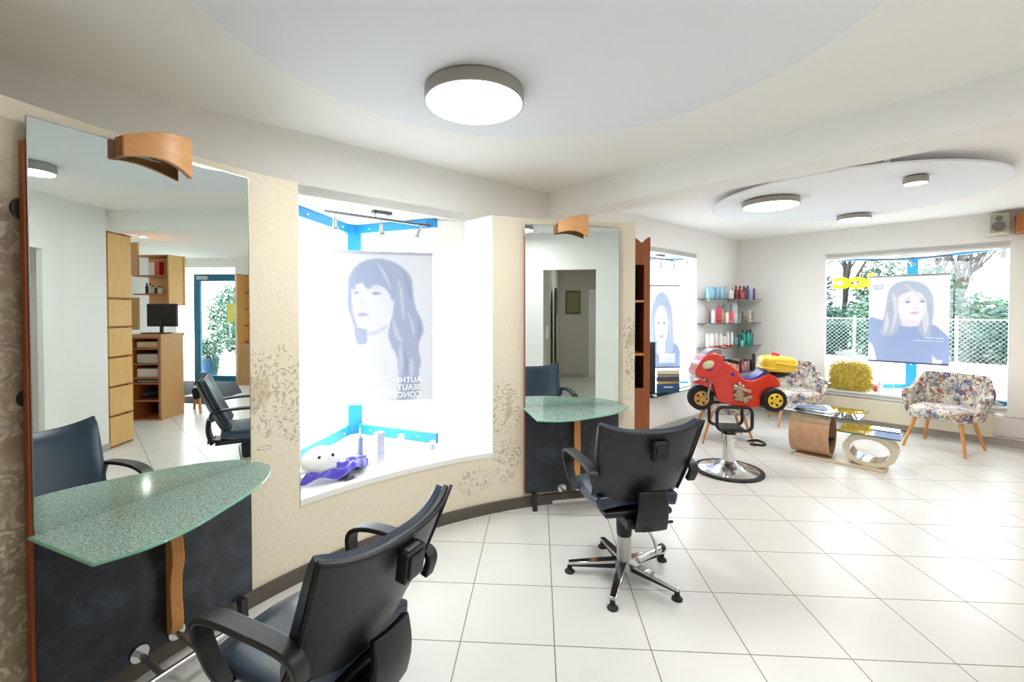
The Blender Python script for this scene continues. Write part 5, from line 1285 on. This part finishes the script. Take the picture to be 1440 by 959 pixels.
tag(hg, 'long dark evergreen hedge running behind the bushes and the mesh fence', 'hedge', kind='stuff')
bush('tall evergreen rising behind the yellow letters in the far window', -2.6, 16.0, (1.5, 1.0, 2.3), 3600, .12, M['leaf_dark'], 15)
bush('tall evergreen just beside the poster rail in the far window', .3, 16.2, (1.2, 1.0, 2.1), 3000, .12, M['leaf_mid'], 16)
def bare_tree(label, x, y, h, seed, spread=.55):
    r = random.Random(seed); mb = MB()
    def br(p, d, L, rad, lv):
        q = [p]; dd = d.copy(); cur = p.copy()
        for k in range(3):
            dd = (dd+Vector((r.uniform(-.2, .2), r.uniform(-.2, .2), r.uniform(-.05, .15)))).normalized(); cur = cur+dd*L/3; q.append(cur.copy())
        mb.tube([tuple(a) for a in q], lambda s: rad*(1-.55*s), 5 if lv > 1 else 7)
        if lv < 4:
            for k in range(4 if lv else 6):
                f = r.uniform(.35, 1); pp = q[0]+(q[-1]-q[0])*f; a = r.uniform(0, 2*PI)
                nd = (dd+Vector((math.cos(a), math.sin(a), r.uniform(-.1, .5)))*spread).normalized()
                br(pp, nd, L*r.uniform(.5, .72), rad*.5, lv+1)
    br(Vector((0, 0, 0)), Vector((0, 0, 1)), h*.5, h*.018, 0)
    t = thing('bare_tree', label, 'tree', (x, y, GZ), 0, 'bare trees across the street'); mb.obj('branches', M['bark'], t, smooth=0); return t
bare_tree('bare winter tree behind the yellow letters in the far window', *Bp(-2.4, 13.8), 7.5, 21)
bare_tree('bare winter tree above the spot rail of the far window', *Bp(.8, 14.2), 7.5, 22)
bare_tree('thin bare tree beside the fair-haired portrait, towards the radiator valve', *Bp(5.2, 16), 7, 23)
bare_tree('bare tree beyond the billboard in the far window', *Bp(8.4, 15.5), 7, 24)
bare_tree('small bare tree outside the big window, beside the long-haired portrait', *Wp(-7.0, 6.0), 3.6, 25)
bare_tree('bare tree outside the window by the product shelves', *Wp(7.5, 8.5), 5.5, 26)
bare_tree('bare tree seen through the shop door in the mirror', *Bp(9.2, 9.8), 5.5, 27)
bare_tree('bare tree above the yellow letters, second row in the far window', *Bp(-1.0, 16.5), 8, 31)
bare_tree('bare tree at the edge of the far window glass beyond the letters', *Bp(-4.2, 15.0), 8, 32)
bare_tree('bare tree behind the top rail of the fair-haired portrait', *Bp(2.6, 15.6), 8, 33)
# chain-link fence
fe = thing('mesh_fence', 'long chain-link fence on thin posts in front of the bushes', 'fence', Bp(-5, 11.5)+(GZ,), AB)
L_, H0, H1 = 15.0, .05, 1.45; q = MB(); st = .13
for k in range(int((L_+H1)/st)):
    x = k*st; q.add([(x, 0, H0), (x+.006, 0, H0), (x+.012-(H1-H0), 0, H1), (x-(H1-H0), 0, H1)], [(0, 1, 2, 3)]); q.add([(x-(H1-H0), .006, H0), (x+.012-(H1-H0), .006, H0), (x+.012, .006, H1), (x, .006, H1)], [(0, 1, 2, 3)])
q.obj('wire_mesh', mat('fence_wire', '7c8c8a', .5), fe, smooth=0)['kind'] = 'stuff'
for k in range(7): MB().cyl((k*2.5, 0, 0), .035, 0, 1.55, 8).obj('post', M['white_trim'], fe)
q = MB(); q.tube([(0, 0, 1.45), (15, 0, 1.45)], .015, 6); q.obj('top_wire', M['white_trim'], fe)
# blue billboard, pale kerb wall
bb = thing('blue_sign_panel', 'blue panel crossed by bare twigs at the upper corner of the far window', 'sign panel', Bp(8.6, 13.2)+(GZ,), AB)
MB().box(-.1, 1.6, -.04, .04, 2.35, 3.15).obj('panel', mat('sign_blue', '40609c', .5), bb, bev=.01); MB().box(-.12, 1.62, -.05, .05, 2.30, 2.36).obj('lower_rail', mat('sign_navy', '223056', .5), bb)
for x in (.1, 1.4): MB().cyl((x, 0, 0), .03, 0, 2.35, 10).obj('post', M['white_trim'], bb)
struct('ground_kerb', BM().box(-9, 13, 10.9, 11.2, GZ, GZ+.16), mat('kerb', 'cfcfcb', .9), smooth=0)
# railing outside the big window
rl = thing('street_railing', 'pale metal railing outside the big window', 'railing', (0, 0, GZ))
q = WM(); q.tube([(-6.5, 2.6, 1.0), (-1.2, 2.6, 1.0)], .02, 8); q.tube([(-6.5, 2.6, .2), (-1.2, 2.6, .2)], .015, 8); q.obj('rail', M['grey_metal'], rl)
q = WM()
for k in range(44): q.tube([(-6.45+.12*k, 2.6, .2), (-6.45+.12*k, 2.6, 1.0)], .007, 6)
q.obj('balusters', M['grey_metal'], rl)
for x in (-6.4, -4.7, -3.0, -1.3): WM().cyl((x, 2.6, 0), .022, 0, 1.0, 8).obj('post', M['grey_metal'], rl)

# ------------------------------------------------------------------ light
w = bpy.data.worlds.new('overcast'); scene.world = w; w.use_nodes = True
nt = w.node_tree; bg = nt.nodes['Background']; bg.inputs[0].default_value = (.90, .96, 1.0, 1); bg.inputs[1].default_value = SKY
def lamp(x, y, z, r, power, col=(1, 1, .99)):
    l = bpy.data.lights.new('lamp_light', 'AREA'); l.shape = 'DISK'; l.size = 2*r; l.energy = power; l.color = col
    o = bpy.data.objects.new('lamp_light', l); COL.objects.link(o); o.location = (x, y, z); return o
LP = LAMP
lamp(-.195, 2.225, CEIL-.080, .24, 1.0*LP); lamp(1.05, 1.18, CEIL-.080, .12, 1.0*LP)
lamp(2.50, 4.20, DZ-.065, .235, 1.0*LP); lamp(3.82, 4.86, DZ-.060, .15, .6*LP); lamp(3.20, 3.43, DZ-.065, .07, .35*LP)
lamp(4.9, 1.9, CEIL-.016, .045, .5*LP)
lamp(3.4, -.6, CEIL-.080, .11, .9*LP)  # light of the added hallway lamp, brightens the mirrored doorway
# camera
cd = bpy.data.cameras.new('camera'); cam = bpy.data.objects.new('camera', cd); COL.objects.link(cam)
cam.location = (0, -.08, 1.587); cam.rotation_euler = (R_(90-.969), 0, 0)
cd.sensor_fit = 'HORIZONTAL'; cd.sensor_width = 36; cd.lens = 36*619.3/1440; cd.shift_y = -32.7/1440; cd.clip_start = .05; cd.clip_end = 300
scene.camera = cam
vs_ = scene.view_settings
vs_.view_transform = 'Standard'; vs_.look = 'None'; vs_.gamma = 1; vs_.use_curve_mapping = False; vs_.exposure = EXPO
scene.cycles.max_bounces = 12; scene.cycles.diffuse_bounces = 9; scene.cycles.glossy_bounces = 5; scene.cycles.transmission_bounces = 6; scene.cycles.transparent_max_bounces = 12
scene.cycles.use_denoising = True; scene.cycles.sample_clamp_indirect = 6; scene.cycles.caustics_reflective = False; scene.cycles.caustics_refractive = False
